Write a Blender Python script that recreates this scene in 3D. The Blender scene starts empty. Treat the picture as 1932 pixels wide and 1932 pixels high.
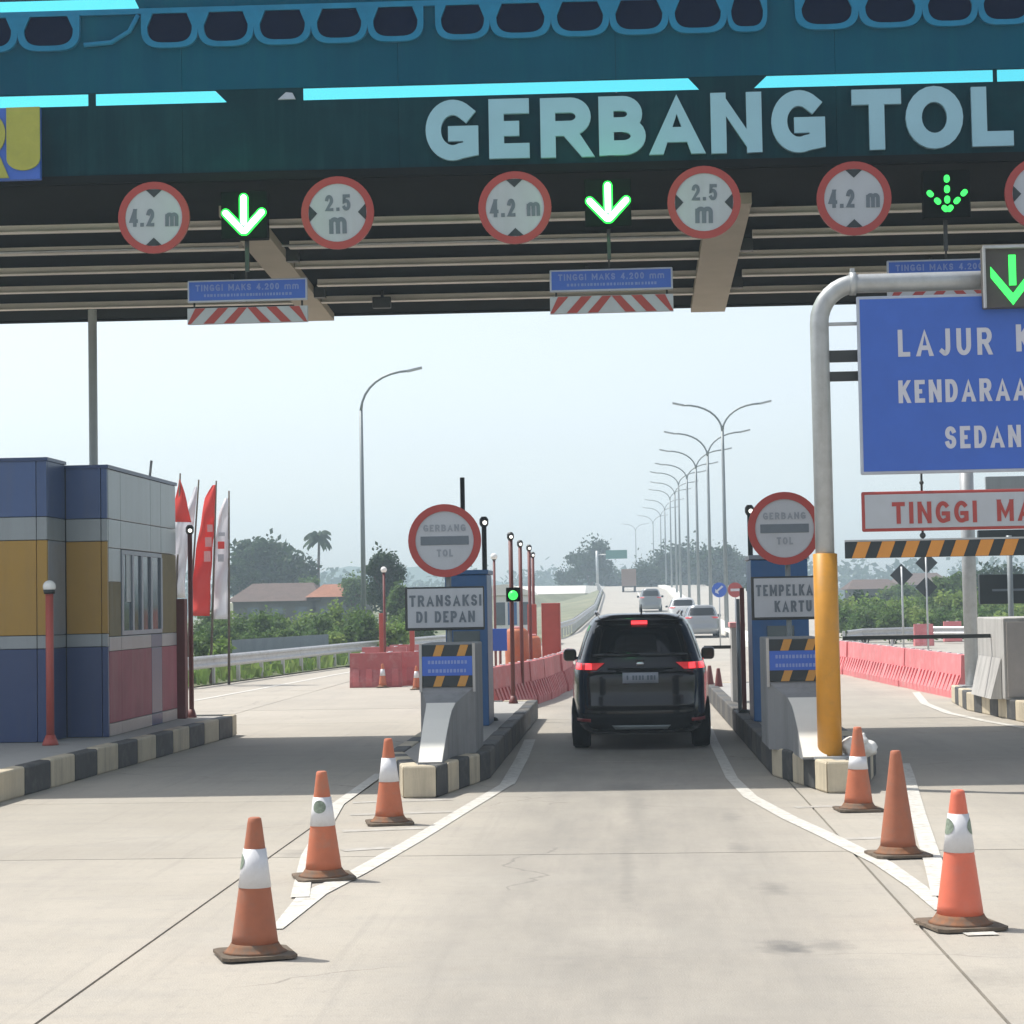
import bpy, bmesh, math, random
from mathutils import Vector, Matrix
R = math.radians
random.seed(11)
sc = bpy.context.scene
C = sc.collection

# ------------------------------------------------------------------ camera
EYE = Vector((0, 0, 1.82))
FP = 1932 * 1.95                      # focal length in units of a 1932 px wide picture
rho = .018
u, v = 224 / 3900, 178 / 3900
u0 = u * math.cos(rho) - v * math.sin(rho)
v0 = u * math.sin(rho) + v * math.cos(rho)
pit = math.atan(v0)
yaw = math.atan(u0 * math.cos(pit))
FW = Vector((-math.sin(yaw) * math.cos(pit), math.cos(yaw) * math.cos(pit), math.sin(pit)))
r0 = Vector((math.cos(yaw), math.sin(yaw), 0))
up0 = r0.cross(FW)
RT = r0 * math.cos(rho) - up0 * math.sin(rho)
UP = r0 * math.sin(rho) + up0 * math.cos(rho)
cd = bpy.data.cameras.new('camera')
cam = bpy.data.objects.new('camera', cd)
C.objects.link(cam)
M = Matrix((RT, UP, -FW)).transposed().to_4x4()
M.translation = EYE
cam.matrix_world = M
cd.sensor_width = 36
cd.lens = 36 * 1.95
cd.clip_start = .1
cd.clip_end = 5000
sc.camera = cam

# ------------------------------------------------------------------ world, sun, exposure
SUNV = Vector((-.53, .25, 1)).normalized()       # towards the sun: ahead, to the left, high
sun_el = math.asin(SUNV.z)
w = bpy.data.worlds.new('World')
sc.world = w
w.use_nodes = True
nt = w.node_tree
bg = nt.nodes['Background']
sky = nt.nodes.new('ShaderNodeTexSky')
sky.sky_type = 'NISHITA'
sky.sun_disc = False
sky.sun_elevation = sun_el
sky.sun_rotation = math.atan2(SUNV.x, SUNV.y)
sky.air_density = 1.0
sky.dust_density = 2.0
sky.ozone_density = 1.5
hsv = nt.nodes.new('ShaderNodeHueSaturation')      # a hazy, washed out sky
hsv.inputs['Saturation'].default_value = .46
hsv.inputs['Value'].default_value = 1.04
nt.links.new(sky.outputs[0], hsv.inputs['Color'])
nt.links.new(hsv.outputs[0], bg.inputs[0])
bg.inputs[1].default_value = .15
sl = bpy.data.lights.new('sun', 'SUN')
sl.energy = 4.0
sl.angle = R(.6)
sl.color = (1, .955, .88)
so = bpy.data.objects.new('sun', sl)
C.objects.link(so)
so.rotation_euler = SUNV.to_track_quat('Z', 'Y').to_euler()
so.location = (-30, 20, 60)
vs = sc.view_settings
vs.view_transform = 'Standard'
vs.look = 'None'
vs.exposure = .38
vs.gamma = 1
vs.use_curve_mapping = False
sc.render.engine = 'CYCLES'
sc.cycles.volume_bounces = 1
sc.cycles.transparent_max_bounces = 12


# ------------------------------------------------------------------ helpers
def at(px, py, Y=None, z=None):
    """point of the place seen at picture point (px, py), at distance Y along the road or at height z"""
    d = FW + RT * ((px - 966) / FP) - UP * ((py - 966) / FP)
    t = (Y / d.y) if Y is not None else ((z - EYE.z) / d.z)
    return EYE + d * t


def mpp(p):
    return (p - EYE).dot(FW) / FP      # metres per picture unit at p


class MB:
    def __init__(s):
        s.v, s.f, s.s = [], [], []

    def face(s, idx, smooth=False):
        s.f.append(tuple(idx)); s.s.append(smooth)

    def add(s, vs, fs, smooth=False):
        b = len(s.v)
        s.v += [tuple(p) for p in vs]
        for f in fs:
            s.face([b + i for i in f], smooth)
        return s

    def box(s, x0, x1, y0, y1, z0, z1):
        vs = [(x, y, z) for z in (z0, z1) for y in (y0, y1) for x in (x0, x1)]
        return s.add(vs, [(0, 2, 3, 1), (4, 5, 7, 6), (0, 1, 5, 4), (2, 6, 7, 3), (0, 4, 6, 2), (1, 3, 7, 5)])

    def obox(s, c, ax, ay, az):
        c, ax, ay, az = Vector(c), Vector(ax), Vector(ay), Vector(az)
        vs = [c + ax * i + ay * j + az * k for k in (-1, 1) for j in (-1, 1) for i in (-1, 1)]
        return s.add(vs, [(0, 2, 3, 1), (4, 5, 7, 6), (0, 1, 5, 4), (2, 6, 7, 3), (0, 4, 6, 2), (1, 3, 7, 5)])

    def tube(s, pts, r, n=10, cap=True):
        pts = [Vector(p) for p in pts]
        rs = r if isinstance(r, (list, tuple)) else [r] * len(pts)
        b = len(s.v)
        prev = None
        for i, p in enumerate(pts):
            t = (pts[min(i + 1, len(pts) - 1)] - pts[max(i - 1, 0)]).normalized()
            if prev is None:
                a = Vector((0, 1, 0)) if abs(t.y) < .9 else Vector((1, 0, 0))
                a = (a - t * a.dot(t)).normalized()
            else:
                a = (prev - t * prev.dot(t)).normalized()
            prev = a
            c = t.cross(a)
            for k in range(n):
                q = 2 * math.pi * k / n
                s.v.append(tuple(p + (a * math.cos(q) + c * math.sin(q)) * rs[i]))
        for i in range(len(pts) - 1):
            for k in range(n):
                k2 = (k + 1) % n
                s.face((b + i * n + k, b + i * n + k2, b + (i + 1) * n + k2, b + (i + 1) * n + k), True)
        if cap:
            s.face([b + k for k in range(n)][::-1])
            s.face([b + (len(pts) - 1) * n + k for k in range(n)])
        return s

    def lathe(s, c, prof, n=20):
        """prof: (radius, z) from bottom to top around vertical axis at c"""
        b = len(s.v)
        for r, z in prof:
            for k in range(n):
                q = 2 * math.pi * k / n
                s.v.append((c[0] + r * math.cos(q), c[1] + r * math.sin(q), c[2] + z))
        for i in range(len(prof) - 1):
            for k in range(n):
                k2 = (k + 1) % n
                s.face((b + i * n + k, b + i * n + k2, b + (i + 1) * n + k2, b + (i + 1) * n + k), True)
        s.face([b + k for k in range(n)][::-1])
        s.face([b + (len(prof) - 1) * n + k for k in range(n)])
        return s

    def ball(s, c, r, n=14, m=9, sz=1.0):
        prof = [(max(r * math.cos(a), 1e-4), r * sz * math.sin(a)) for a in [math.pi * (i / m - .5) for i in range(m + 1)]]
        return s.lathe(c, prof, n)

    def prism(s, poly, y0, y1):
        """polygon of (x, z), counter-clockwise seen from the front (-Y), extruded from y0 (front) to y1"""
        n = len(poly)
        b = len(s.v)
        s.v += [(x, y0, z) for x, z in poly] + [(x, y1, z) for x, z in poly]
        s.face([b + i for i in range(n)])
        s.face([b + n + i for i in range(n)][::-1])
        for i in range(n):
            j = (i + 1) % n
            s.face((b + j, b + i, b + n + i, b + n + j))
        return s

    def prismx(s, poly, x0, x1):
        """polygon of (y, z) extruded along X"""
        n = len(poly)
        b = len(s.v)
        s.v += [(x0, y, z) for y, z in poly] + [(x1, y, z) for y, z in poly]
        s.face([b + i for i in range(n)])
        s.face([b + n + i for i in range(n)][::-1])
        for i in range(n):
            j = (i + 1) % n
            s.face((b + j, b + i, b + n + i, b + n + j))
        return s

    def prismz(s, poly, z0, z1):
        n = len(poly)
        b = len(s.v)
        s.v += [(x, y, z0) for x, y in poly] + [(x, y, z1) for x, y in poly]
        s.face([b + i for i in range(n)][::-1])
        s.face([b + n + i for i in range(n)])
        for i in range(n):
            j = (i + 1) % n
            s.face((b + i, b + j, b + n + j, b + n + i))
        return s

    def ring(s, cx, cz, r0, r1, y0, y1, n=40):
        b = len(s.v)
        for k in range(n):
            q = 2 * math.pi * k / n
            c, d = math.cos(q), math.sin(q)
            s.v += [(cx + r0 * c, y0, cz + r0 * d), (cx + r1 * c, y0, cz + r1 * d), (cx + r1 * c, y1, cz + r1 * d), (cx + r0 * c, y1, cz + r0 * d)]
        for k in range(n):
            a, e = b + 4 * k, b + 4 * ((k + 1) % n)
            for i in range(4):
                j = (i + 1) % 4
                s.face((a + i, a + j, e + j, e + i))
        return s

    def disc(s, cx, cz, r, y0, y1, n=40):
        return s.prism([(cx + r * math.cos(2 * math.pi * k / n), cz + r * math.sin(2 * math.pi * k / n)) for k in range(n)], y0, y1)

    def shear(s, k):
        s.v = [(x, y + k * x, z) for x, y, z in s.v]
        return s

    def rot(s, a, c=(0, 0, 0)):
        ca, sa = math.cos(a), math.sin(a)
        s.v = [(c[0] + (x - c[0]) * ca - (y - c[1]) * sa, c[1] + (x - c[0]) * sa + (y - c[1]) * ca, z) for x, y, z in s.v]
        return s

    def move(s, d):
        s.v = [(x + d[0], y + d[1], z + d[2]) for x, y, z in s.v]
        return s

    def mesh(s, name, m, off=(0, 0, 0)):
        me = bpy.data.meshes.new(name)
        me.from_pydata([(x - off[0], y - off[1], z - off[2]) for x, y, z in s.v], [], s.f)
        me.polygons.foreach_set('use_smooth', s.s)
        bm = bmesh.new(); bm.from_mesh(me)
        bmesh.ops.recalc_face_normals(bm, faces=bm.faces)
        bm.to_mesh(me); bm.free()
        if m: me.materials.append(m)
        me.update()
        return me


def setp(o, label=None, cat=None, group=None, kind=None):
    if label: o['label'] = label
    if cat: o['category'] = cat
    if group: o['group'] = group
    if kind: o['kind'] = kind
    return o


def thing(name, label, cat, loc=(0, 0, 0), group=None, rz=0):
    o = bpy.data.objects.new(name, None)
    o.empty_display_size = .2
    C.objects.link(o)
    o.location = loc
    o.rotation_euler = (0, 0, rz)
    o['org'] = list(loc)
    return setp(o, label, cat, group)


def bevel(o, wdt, seg=2):
    if wdt:
        b = o.modifiers.new('bevel', 'BEVEL')
        b.width = wdt; b.segments = seg; b.limit_method = 'ANGLE'; b.angle_limit = R(35)


def part(name, mb, m, parent, bev=0, label=None, local=False):
    """mb in place coordinates (or local to the thing if local); becomes one mesh object under parent"""
    root = parent
    while root.parent: root = root.parent
    off = (0, 0, 0) if local or 'org' not in root else root['org']
    o = bpy.data.objects.new(name, mb.mesh(name, m, off))
    C.objects.link(o)
    o.parent = parent
    bevel(o, bev)
    if label: o['label'] = label
    return o


def solo(name, mb, m, label, cat=None, group=None, kind=None, bev=0):
    o = bpy.data.objects.new(name, mb.mesh(name, m))
    C.objects.link(o)
    bevel(o, bev)
    return setp(o, label, cat, group, kind)


def dup(root, loc, rz=0, label=None, sc_=None):
    r = root.copy(); C.objects.link(r)
    r.location = loc; r.rotation_euler = (0, 0, rz)
    if sc_: r.scale = (sc_, sc_, sc_)
    if label: r['label'] = label
    for ch in list(root.children):
        c = ch.copy(); C.objects.link(c); c.parent = r
        for g in list(ch.children):
            d = g.copy(); C.objects.link(d); d.parent = c
    return r


def _arc(cx, cy, rx, ry, a0, a1, n=14):
    return [(cx + rx * math.cos(R(a0 + (a1 - a0) * i / n)), cy + ry * math.sin(R(a0 + (a1 - a0) * i / n))) for i in range(n + 1)]


GL = {   # width, strokes on a unit square; a stroke of 3 items (pts, cap0, cap1)
    'L': (.50, [[(0, 1), (0, 0), (1, 0)]]),
    'A': (.70, [[(0, 0), (.5, 1), (1, 0)], ([(.22, .27), (.78, .27)], 0, 0)]),
    'J': (.45, [[(1, 1), (1, .28)] + _arc(.5, .28, .5, .28, 0, -100) + [(0, .10)]]),
    'U': (.60, [[(0, 1), (0, .34)] + _arc(.5, .34, .5, .34, 180, 360) + [(1, .34), (1, 1)]]),
    'R': (.62, [[(0, 0), (0, 1)], ([(0, 1), (.55, 1)] + _arc(.6, .74, .36, .26, 90, -90) + [(.0, .48)], 0, 0), ([(.52, .48), (1, 0)], 0, 1)]),
    'K': (.62, [[(0, 0), (0, 1)], ([(1, 1), (.06, .42)], 1, 0), ([(.36, .60), (1, 0)], 0, 1)]),
    'H': (.60, [[(0, 0), (0, 1)], [(1, 0), (1, 1)], ([(0, .5), (1, .5)], 0, 0)]),
    'S': (.56, [_arc(.5, .75, .48, .25, 25, 180) + _arc(.5, .75, .48, .25, 195, 260) + _arc(.5, .25, .5, .25, 80, -15) + _arc(.5, .25, .5, .25, -30, -165)]),
    'E': (.52, [[(1, 1), (0, 1), (0, 0), (1, 0)], ([(0, .5), (.90, .5)], 0, 0)]),
    'N': (.64, [[(0, 0), (0, 1)], [(1, 0), (1, 1)], ([(0, 1), (1, 0)], 0, 0)]),
    'D': (.62, [[(.45, 0), (0, 0), (0, 1), (.45, 1)] + _arc(.45, .5, .55, .5, 90, -90)]),
    'T': (.60, [[(0, 1), (1, 1)], ([(.5, 1), (.5, 0)], 0, 1)]),
    'I': (0, [[(0, 0), (0, 1)]]),
    'G': (.66, [_arc(.52, .5, .52, .5, 50, 180) + _arc(.52, .5, .52, .5, 190, 292) + [(1, .08), (1, .42), (.60, .42)]]),
    'M': (.80, [[(0, 0), (0, 1)], [(1, 0), (1, 1)], ([(0, 1), (.5, .22), (1, 1)], 0, 0)]),
    'P': (.60, [[(0, 0), (0, 1)], ([(0, 1), (.55, 1)] + _arc(.6, .72, .38, .28, 90, -90) + [(.0, .44)], 0, 0)]),
    'O': (.68, [_arc(.5, .5, .5, .5, 0, 360, 24)]),
    '0': (.56, [_arc(.5, .5, .5, .5, 0, 360, 24)]),
    'B': (.62, [[(0, 0), (0, 1)], ([(0, 1), (.5, 1)] + _arc(.52, .76, .38, .24, 90, -90) + [(0, .52)], 0, 0), ([(0, 0), (.5, 0)] + _arc(.54, .26, .46, .26, -90, 90) + [(0, .52)], 0, 0)]),
    '4': (.60, [[(.74, 0), (.74, 1)], ([(.74, 1), (0, .27), (1, .27)], 0, 1)]),
    '2': (.56, [_arc(.5, .70, .48, .30, 165, -30) + [(0, 0), (1, 0)]]),
    '5': (.56, [[(.92, 1), (.12, 1), (.06, .56)] + _arc(.48, .32, .5, .32, 125, -145)]),
    'm': (.92, [([(0, 0), (0, .72)], 1, 0), [(0, .5)] + _arc(.25, .5, .25, .21, 180, 0) + [(.5, 0)], [(.5, .5)] + _arc(.75, .5, .25, .21, 180, 0) + [(1, 0)]]),
    '.': (0, [([(0, 0), (0, .015)], 1, 1)]),
}


def text(s, x0, x1, z0, z1, y, dep=.006, wt=.19, gap=.20):
    """string s as raised letters of even stroke filling the rectangle, front face at y-dep"""
    H = z1 - z0
    t = wt * H
    nat = []
    for i, ch in enumerate(s):
        nat.append(.38 if ch == ' ' else max(GL[ch][0], wt))
    tot = sum(nat) + gap * (len(s) - 1)
    k = (x1 - x0) / (tot * H)
    m = MB()
    x = x0
    lay = 0
    for ch, w_ in zip(s, nat):
        wd = w_ * H * k
        if ch != ' ':
            ix, iz = (wd - t), (H - t)
            for st in GL[ch][1]:
                pts, c0, c1 = st if isinstance(st, tuple) else (st, 1, 1)
                P = [Vector((x + t / 2 + px * max(ix, 0) if GL[ch][0] else x + wd / 2, 0, z0 + t / 2 + pz * iz)) for px, pz in pts]
                Q = [P[0]]
                for p in P[1:]:
                    if (p - Q[-1]).length > t * .02: Q.append(p)
                if len(Q) < 2: Q.append(Q[0] + Vector((0, 0, t * .02)))
                closed = (Q[0] - Q[-1]).length < t * .05 and len(Q) > 4
                if not closed:
                    if c0: Q[0] = Q[0] + (Q[0] - Q[1]).normalized() * t / 2
                    if c1: Q[-1] = Q[-1] + (Q[-1] - Q[-2]).normalized() * t / 2
                n = len(Q)
                A, B = [], []
                for i in range(n):
                    if closed:
                        d1, d2 = (Q[i] - Q[i - 1] if i else Q[0] - Q[-2]), (Q[i + 1] - Q[i] if i < n - 1 else Q[1] - Q[0])
                    else:
                        d1, d2 = Q[i] - Q[max(i - 1, 0)], Q[min(i + 1, n - 1)] - Q[i]
                    if d1.length < 1e-9: d1 = d2
                    if d2.length < 1e-9: d2 = d1
                    d1, d2 = d1.normalized(), d2.normalized()
                    n1, n2 = Vector((-d1.z, 0, d1.x)), Vector((-d2.z, 0, d2.x))
                    b = n1 + n2
                    b = b.normalized() if b.length > 1e-4 else n1
                    o = b * (t / 2 / max(.62, b.dot(n1)))
                    A.append(Q[i] + o); B.append(Q[i] - o)
                if not closed:       # slanted strokes end level with the line
                    for e, o_ in ((0, 1), (n - 1, n - 2)):
                        d = (Q[e] - Q[o_]).normalized()
                        if abs(d.x) > .12 and abs(d.z) > .45:
                            zt = z1 if d.z > 0 else z0
                            if abs(Q[e].z - zt) < t:
                                for E in (A, B): E[e] = E[e] + d * ((zt - E[e].z) / d.z)
                ov = 0 if ch == 'N' else t * .12
                for p in A + B: p.z = min(max(p.z, z0), z1); p.x = min(max(p.x, x - ov), x + wd + ov) if GL[ch][0] else p.x
                yf = y - dep - lay * .00035
                lay = (lay + 1) % 8
                vs = [(p.x, yf, p.z) for p in A] + [(p.x, yf, p.z) for p in B] + [(p.x, y, p.z) for p in A] + [(p.x, y, p.z) for p in B]
                fs = []
                for i in range(n - 1):
                    fs += [(i, i + 1, n + i + 1, n + i), (2 * n + i, 2 * n + i + 1, i + 1, i), (n + i, n + i + 1, 3 * n + i + 1, 3 * n + i)]
                if not closed:
                    fs += [(0, n, 3 * n, 2 * n), (n - 1, 3 * n - 1, 4 * n - 1, 2 * n - 1)]
                m.add(vs, fs)
        x += wd + gap * H * k
    return m


# ------------------------------------------------------------------ materials
def mat(name, col, rough=.6, metal=0, spec=.5, var=.12, scale=6, bump=0, bscale=60, emit=None, estr=0, coat=0, dirt=None, dscale=2.0, damt=.5, rnd=0, dlo=.5, dhi=.75, streak=None, samt=.5):
    m = bpy.data.materials.new(name)
    m.use_nodes = True
    n, l = m.node_tree.nodes, m.node_tree.links
    b = n['Principled BSDF']
    b.inputs['Roughness'].default_value = rough
    b.inputs['Metallic'].default_value = metal
    b.inputs['Specular IOR Level'].default_value = spec
    b.inputs['Coat Weight'].default_value = coat
    b.inputs['Coat Roughness'].default_value = .08
    geo = n.new('ShaderNodeNewGeometry')
    src = geo.outputs['Position']
    nz = n.new('ShaderNodeTexNoise')
    nz.inputs['Scale'].default_value = scale
    nz.inputs['Detail'].default_value = 6
    nz.inputs['Roughness'].default_value = .65
    l.new(src, nz.inputs['Vector'])
    mr = n.new('ShaderNodeMapRange')
    mr.inputs[1].default_value = .25; mr.inputs[2].default_value = .75
    mr.inputs[3].default_value = 1 - var; mr.inputs[4].default_value = 1 + var
    l.new(nz.outputs[0], mr.inputs[0])
    mul = n.new('ShaderNodeVectorMath'); mul.operation = 'SCALE'
    mul.inputs[0].default_value = col[:3]
    l.new(mr.outputs[0], mul.inputs['Scale'])
    out = mul.outputs[0]
    if rnd:
        oi = n.new('ShaderNodeObjectInfo')
        m2 = n.new('ShaderNodeMapRange')
        m2.inputs[3].default_value = 1 - rnd; m2.inputs[4].default_value = 1 + rnd
        l.new(oi.outputs['Random'], m2.inputs[0])
        mu = n.new('ShaderNodeVectorMath'); mu.operation = 'SCALE'
        l.new(out, mu.inputs[0]); l.new(m2.outputs[0], mu.inputs['Scale'])
        out = mu.outputs[0]
    if dirt:
        nd = n.new('ShaderNodeTexNoise')
        nd.inputs['Scale'].default_value = dscale; nd.inputs['Detail'].default_value = 8; nd.inputs['Roughness'].default_value = .7
        l.new(src, nd.inputs['Vector'])
        rp = n.new('ShaderNodeMapRange')
        rp.inputs[1].default_value = dlo; rp.inputs[2].default_value = dhi; rp.inputs[3].default_value = 0; rp.inputs[4].default_value = damt
        l.new(nd.outputs[0], rp.inputs[0])
        mx = n.new('ShaderNodeMix'); mx.data_type = 'RGBA'
        l.new(rp.outputs[0], mx.inputs['Factor']); l.new(out, mx.inputs['A'])
        mx.inputs['B'].default_value = (*dirt[:3], 1)
        out = mx.outputs['Result']
    if streak:       # runs of dirt down upright faces
        mp = n.new('ShaderNodeMapping'); mp.inputs['Scale'].default_value = (5, 5, .35)
        l.new(src, mp.inputs['Vector'])
        ns = n.new('ShaderNodeTexNoise'); ns.inputs['Scale'].default_value = 1; ns.inputs['Detail'].default_value = 7; ns.inputs['Roughness'].default_value = .7
        l.new(mp.outputs[0], ns.inputs['Vector'])
        rs = n.new('ShaderNodeMapRange'); rs.inputs[1].default_value = .47; rs.inputs[2].default_value = .72; rs.inputs[3].default_value = 0; rs.inputs[4].default_value = samt
        l.new(ns.outputs[0], rs.inputs[0])
        mx = n.new('ShaderNodeMix'); mx.data_type = 'RGBA'
        l.new(rs.outputs[0], mx.inputs['Factor']); l.new(out, mx.inputs['A'])
        mx.inputs['B'].default_value = (*streak[:3], 1)
        out = mx.outputs['Result']
    l.new(out, b.inputs['Base Color'])
    if bump:
        nb = n.new('ShaderNodeTexNoise')
        nb.inputs['Scale'].default_value = bscale; nb.inputs['Detail'].default_value = 5
        l.new(src, nb.inputs['Vector'])
        bp = n.new('ShaderNodeBump'); bp.inputs['Strength'].default_value = bump; bp.inputs['Distance'].default_value = .02
        l.new(nb.outputs[0], bp.inputs['Height']); l.new(bp.outputs[0], b.inputs['Normal'])
    if emit:
        b.inputs['Emission Color'].default_value = (*emit, 1)
        b.inputs['Emission Strength'].default_value = estr
    return m


def srgb(r, g, b):
    f = lambda c: (c / 255 / 12.92) if c <= 10 else ((c / 255 + .055) / 1.055) ** 2.4
    return (f(r), f(g), f(b))


def foliage(name, col, col2, trans=.3):
    m = bpy.data.materials.new(name)
    m.use_nodes = True
    n, l = m.node_tree.nodes, m.node_tree.links
    b = n['Principled BSDF']
    b.inputs['Roughness'].default_value = .65
    b.inputs['Specular IOR Level'].default_value = .25
    geo = n.new('ShaderNodeNewGeometry')
    nz = n.new('ShaderNodeTexNoise'); nz.inputs['Scale'].default_value = .9; nz.inputs['Detail'].default_value = 4
    l.new(geo.outputs['Position'], nz.inputs['Vector'])
    mx = n.new('ShaderNodeMix'); mx.data_type = 'RGBA'
    mr = n.new('ShaderNodeMapRange'); mr.inputs[1].default_value = .35; mr.inputs[2].default_value = .65
    l.new(nz.outputs[0], mr.inputs[0]); l.new(mr.outputs[0], mx.inputs['Factor'])
    mx.inputs['A'].default_value = (*col, 1); mx.inputs['B'].default_value = (*col2, 1)
    oi = n.new('ShaderNodeNewGeometry')
    m2 = n.new('ShaderNodeMapRange'); m2.inputs[3].default_value = .7; m2.inputs[4].default_value = 1.3
    l.new(oi.outputs['Random Per Island'], m2.inputs[0])
    mu = n.new('ShaderNodeVectorMath'); mu.operation = 'SCALE'
    l.new(mx.outputs['Result'], mu.inputs[0]); l.new(m2.outputs[0], mu.inputs['Scale'])
    l.new(mu.outputs[0], b.inputs['Base Color'])
    tr = n.new('ShaderNodeBsdfTranslucent')
    l.new(mu.outputs[0], tr.inputs['Color'])
    ms = n.new('ShaderNodeMixShader'); ms.inputs[0].default_value = trans
    l.new(b.outputs[0], ms.inputs[1]); l.new(tr.outputs[0], ms.inputs[2])
    l.new(ms.outputs[0], n['Material Output'].inputs[0])
    return m


def concrete_road():
    m = mat('road_concrete', (.385, .352, .300), .85, var=.10, scale=.55, bump=.25, bscale=90, rnd=.035, spec=.3)
    n, l = m.node_tree.nodes, m.node_tree.links
    b = n['Principled BSDF']
    src = b.inputs['Base Color'].links[0].from_socket
    geo = n.new('ShaderNodeNewGeometry')

    def layer(src, fac, col):
        mx = n.new('ShaderNodeMix'); mx.data_type = 'RGBA'
        l.new(fac, mx.inputs['Factor']); l.new(src, mx.inputs['A'])
        mx.inputs['B'].default_value = (*col, 1)
        return mx.outputs['Result']

    def noise(sc3, lo, hi, amt, detail=6):
        mp = n.new('ShaderNodeMapping'); mp.inputs['Scale'].default_value = sc3
        l.new(geo.outputs['Position'], mp.inputs['Vector'])
        nz = n.new('ShaderNodeTexNoise'); nz.inputs['Scale'].default_value = 1; nz.inputs['Detail'].default_value = detail; nz.inputs['Roughness'].default_value = .68
        l.new(mp.outputs[0], nz.inputs['Vector'])
        mr = n.new('ShaderNodeMapRange'); mr.inputs[1].default_value = lo; mr.inputs[2].default_value = hi; mr.inputs[3].default_value = 0; mr.inputs[4].default_value = amt
        l.new(nz.outputs[0], mr.inputs[0])
        return mr.outputs[0]
    src = layer(src, noise((.9, 3.2, 1), .48, .72, .45), (.30, .285, .26))       # broom and tyre wear across the lane
    src = layer(src, noise((2.2, .16, 1), .52, .74, .40), (.29, .27, .245))       # tracks along the lane
    src = layer(src, noise((14, 14, 14), .52, .8, .55), (.26, .245, .22))
    src = layer(src, noise((45, 45, 45), .54, .85, .5), (.55, .53, .49))
    # grey traffic wear along the waiting lanes
    sx = n.new('ShaderNodeSeparateXYZ'); l.new(geo.outputs['Position'], sx.inputs[0])
    for cx, wd, am in ((.0, 1.7, .72), (4.05, 1.4, .3), (-4.2, 1.3, .12)):
        m1 = n.new('ShaderNodeMath'); m1.operation = 'SUBTRACT'; m1.inputs[1].default_value = cx
        l.new(sx.outputs[0], m1.inputs[0])
        m2 = n.new('ShaderNodeMath'); m2.operation = 'ABSOLUTE'; l.new(m1.outputs[0], m2.inputs[0])
        m3 = n.new('ShaderNodeMapRange'); m3.interpolation_type = 'SMOOTHSTEP'
        m3.inputs[1].default_value = wd * .35; m3.inputs[2].default_value = wd; m3.inputs[3].default_value = am; m3.inputs[4].default_value = 0
        l.new(m2.outputs[0], m3.inputs[0])
        m4 = n.new('ShaderNodeMath'); m4.operation = 'MULTIPLY'
        l.new(m3.outputs[0], m4.inputs[0]); l.new(noise((2.6, .5, 1), .05, .95, 1.5), m4.inputs[1])
        src = layer(src, m4.outputs[0], (.235, .222, .200))
    src = layer(src, noise((9, .22, 1), .55, .78, .38), (.24, .225, .20))        # thin streaks along the lane
    src = layer(src, noise((.35, .35, 1), .5, .75, .30), (.44, .415, .365))       # paler dusty areas
    # a few hairline cracks
    dn = n.new('ShaderNodeTexNoise'); dn.inputs['Scale'].default_value = 1.3; dn.inputs['Detail'].default_value = 5
    l.new(geo.outputs['Position'], dn.inputs['Vector'])
    dv = n.new('ShaderNodeVectorMath'); dv.operation = 'MULTIPLY_ADD'; dv.inputs[1].default_value = (.8, .8, 0)
    l.new(dn.outputs['Color'], dv.inputs[0]); l.new(geo.outputs['Position'], dv.inputs[2])
    vo = n.new('ShaderNodeTexVoronoi'); vo.feature = 'DISTANCE_TO_EDGE'; vo.inputs['Scale'].default_value = .16
    l.new(dv.outputs[0], vo.inputs['Vector'])
    mc = n.new('ShaderNodeMapRange'); mc.inputs[1].default_value = 0; mc.inputs[2].default_value = .0022; mc.inputs[3].default_value = .55; mc.inputs[4].default_value = 0
    l.new(vo.outputs['Distance'], mc.inputs[0])
    mm = n.new('ShaderNodeMath'); mm.operation = 'MULTIPLY'
    l.new(mc.outputs[0], mm.inputs[0]); l.new(noise((.5, .5, 1), .48, .56, 1, 2), mm.inputs[1])
    src = layer(src, mm.outputs[0], (.14, .13, .12))
    # oil spots where cars wait
    for (px, py, rx, ry, a) in ((1478, 1786, .13, .22, .55), (1500, 1791, .09, .16, .5), (1568, 1784, .12, .2, .35), (1456, 1676, .1, .3, .4), (1395, 1599, .09, .35, .3), (1380, 1542, .1, .4, .25),
                                (1180, 1485, .3, .5, .32), (1200, 1530, .1, 2.2, .2), (1183, 1640, .06, 1.6, .22), (1130, 1815, .35, .5, .12), (1860, 1846, .2, .3, .22), (560, 1610, .14, .3, .3)):
        p = at(px, py, z=0)
        sb = n.new('ShaderNodeVectorMath'); sb.operation = 'SUBTRACT'; sb.inputs[1].default_value = p
        l.new(geo.outputs['Position'], sb.inputs[0])
        sl_ = n.new('ShaderNodeVectorMath'); sl_.operation = 'MULTIPLY'; sl_.inputs[1].default_value = (1 / rx, 1 / ry, 0)
        l.new(sb.outputs[0], sl_.inputs[0])
        ln = n.new('ShaderNodeVectorMath'); ln.operation = 'LENGTH'
        l.new(sl_.outputs[0], ln.inputs[0])
        nz = n.new('ShaderNodeTexNoise'); nz.inputs['Scale'].default_value = 9; nz.inputs['Detail'].default_value = 4
        l.new(geo.outputs['Position'], nz.inputs['Vector'])
        ad = n.new('ShaderNodeMath'); ad.operation = 'MULTIPLY_ADD'; ad.inputs[1].default_value = 1.6
        l.new(nz.outputs[0], ad.inputs[0]); l.new(ln.outputs['Value'], ad.inputs[2])
        mr = n.new('ShaderNodeMapRange'); mr.inputs[1].default_value = 1.0; mr.inputs[2].default_value = 2.0; mr.inputs[3].default_value = a; mr.inputs[4].default_value = 0
        l.new(ad.outputs[0], mr.inputs[0])
        src = layer(src, mr.outputs[0], (.10, .10, .10))
    l.new(src, b.inputs['Base Color'])
    return m


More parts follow.
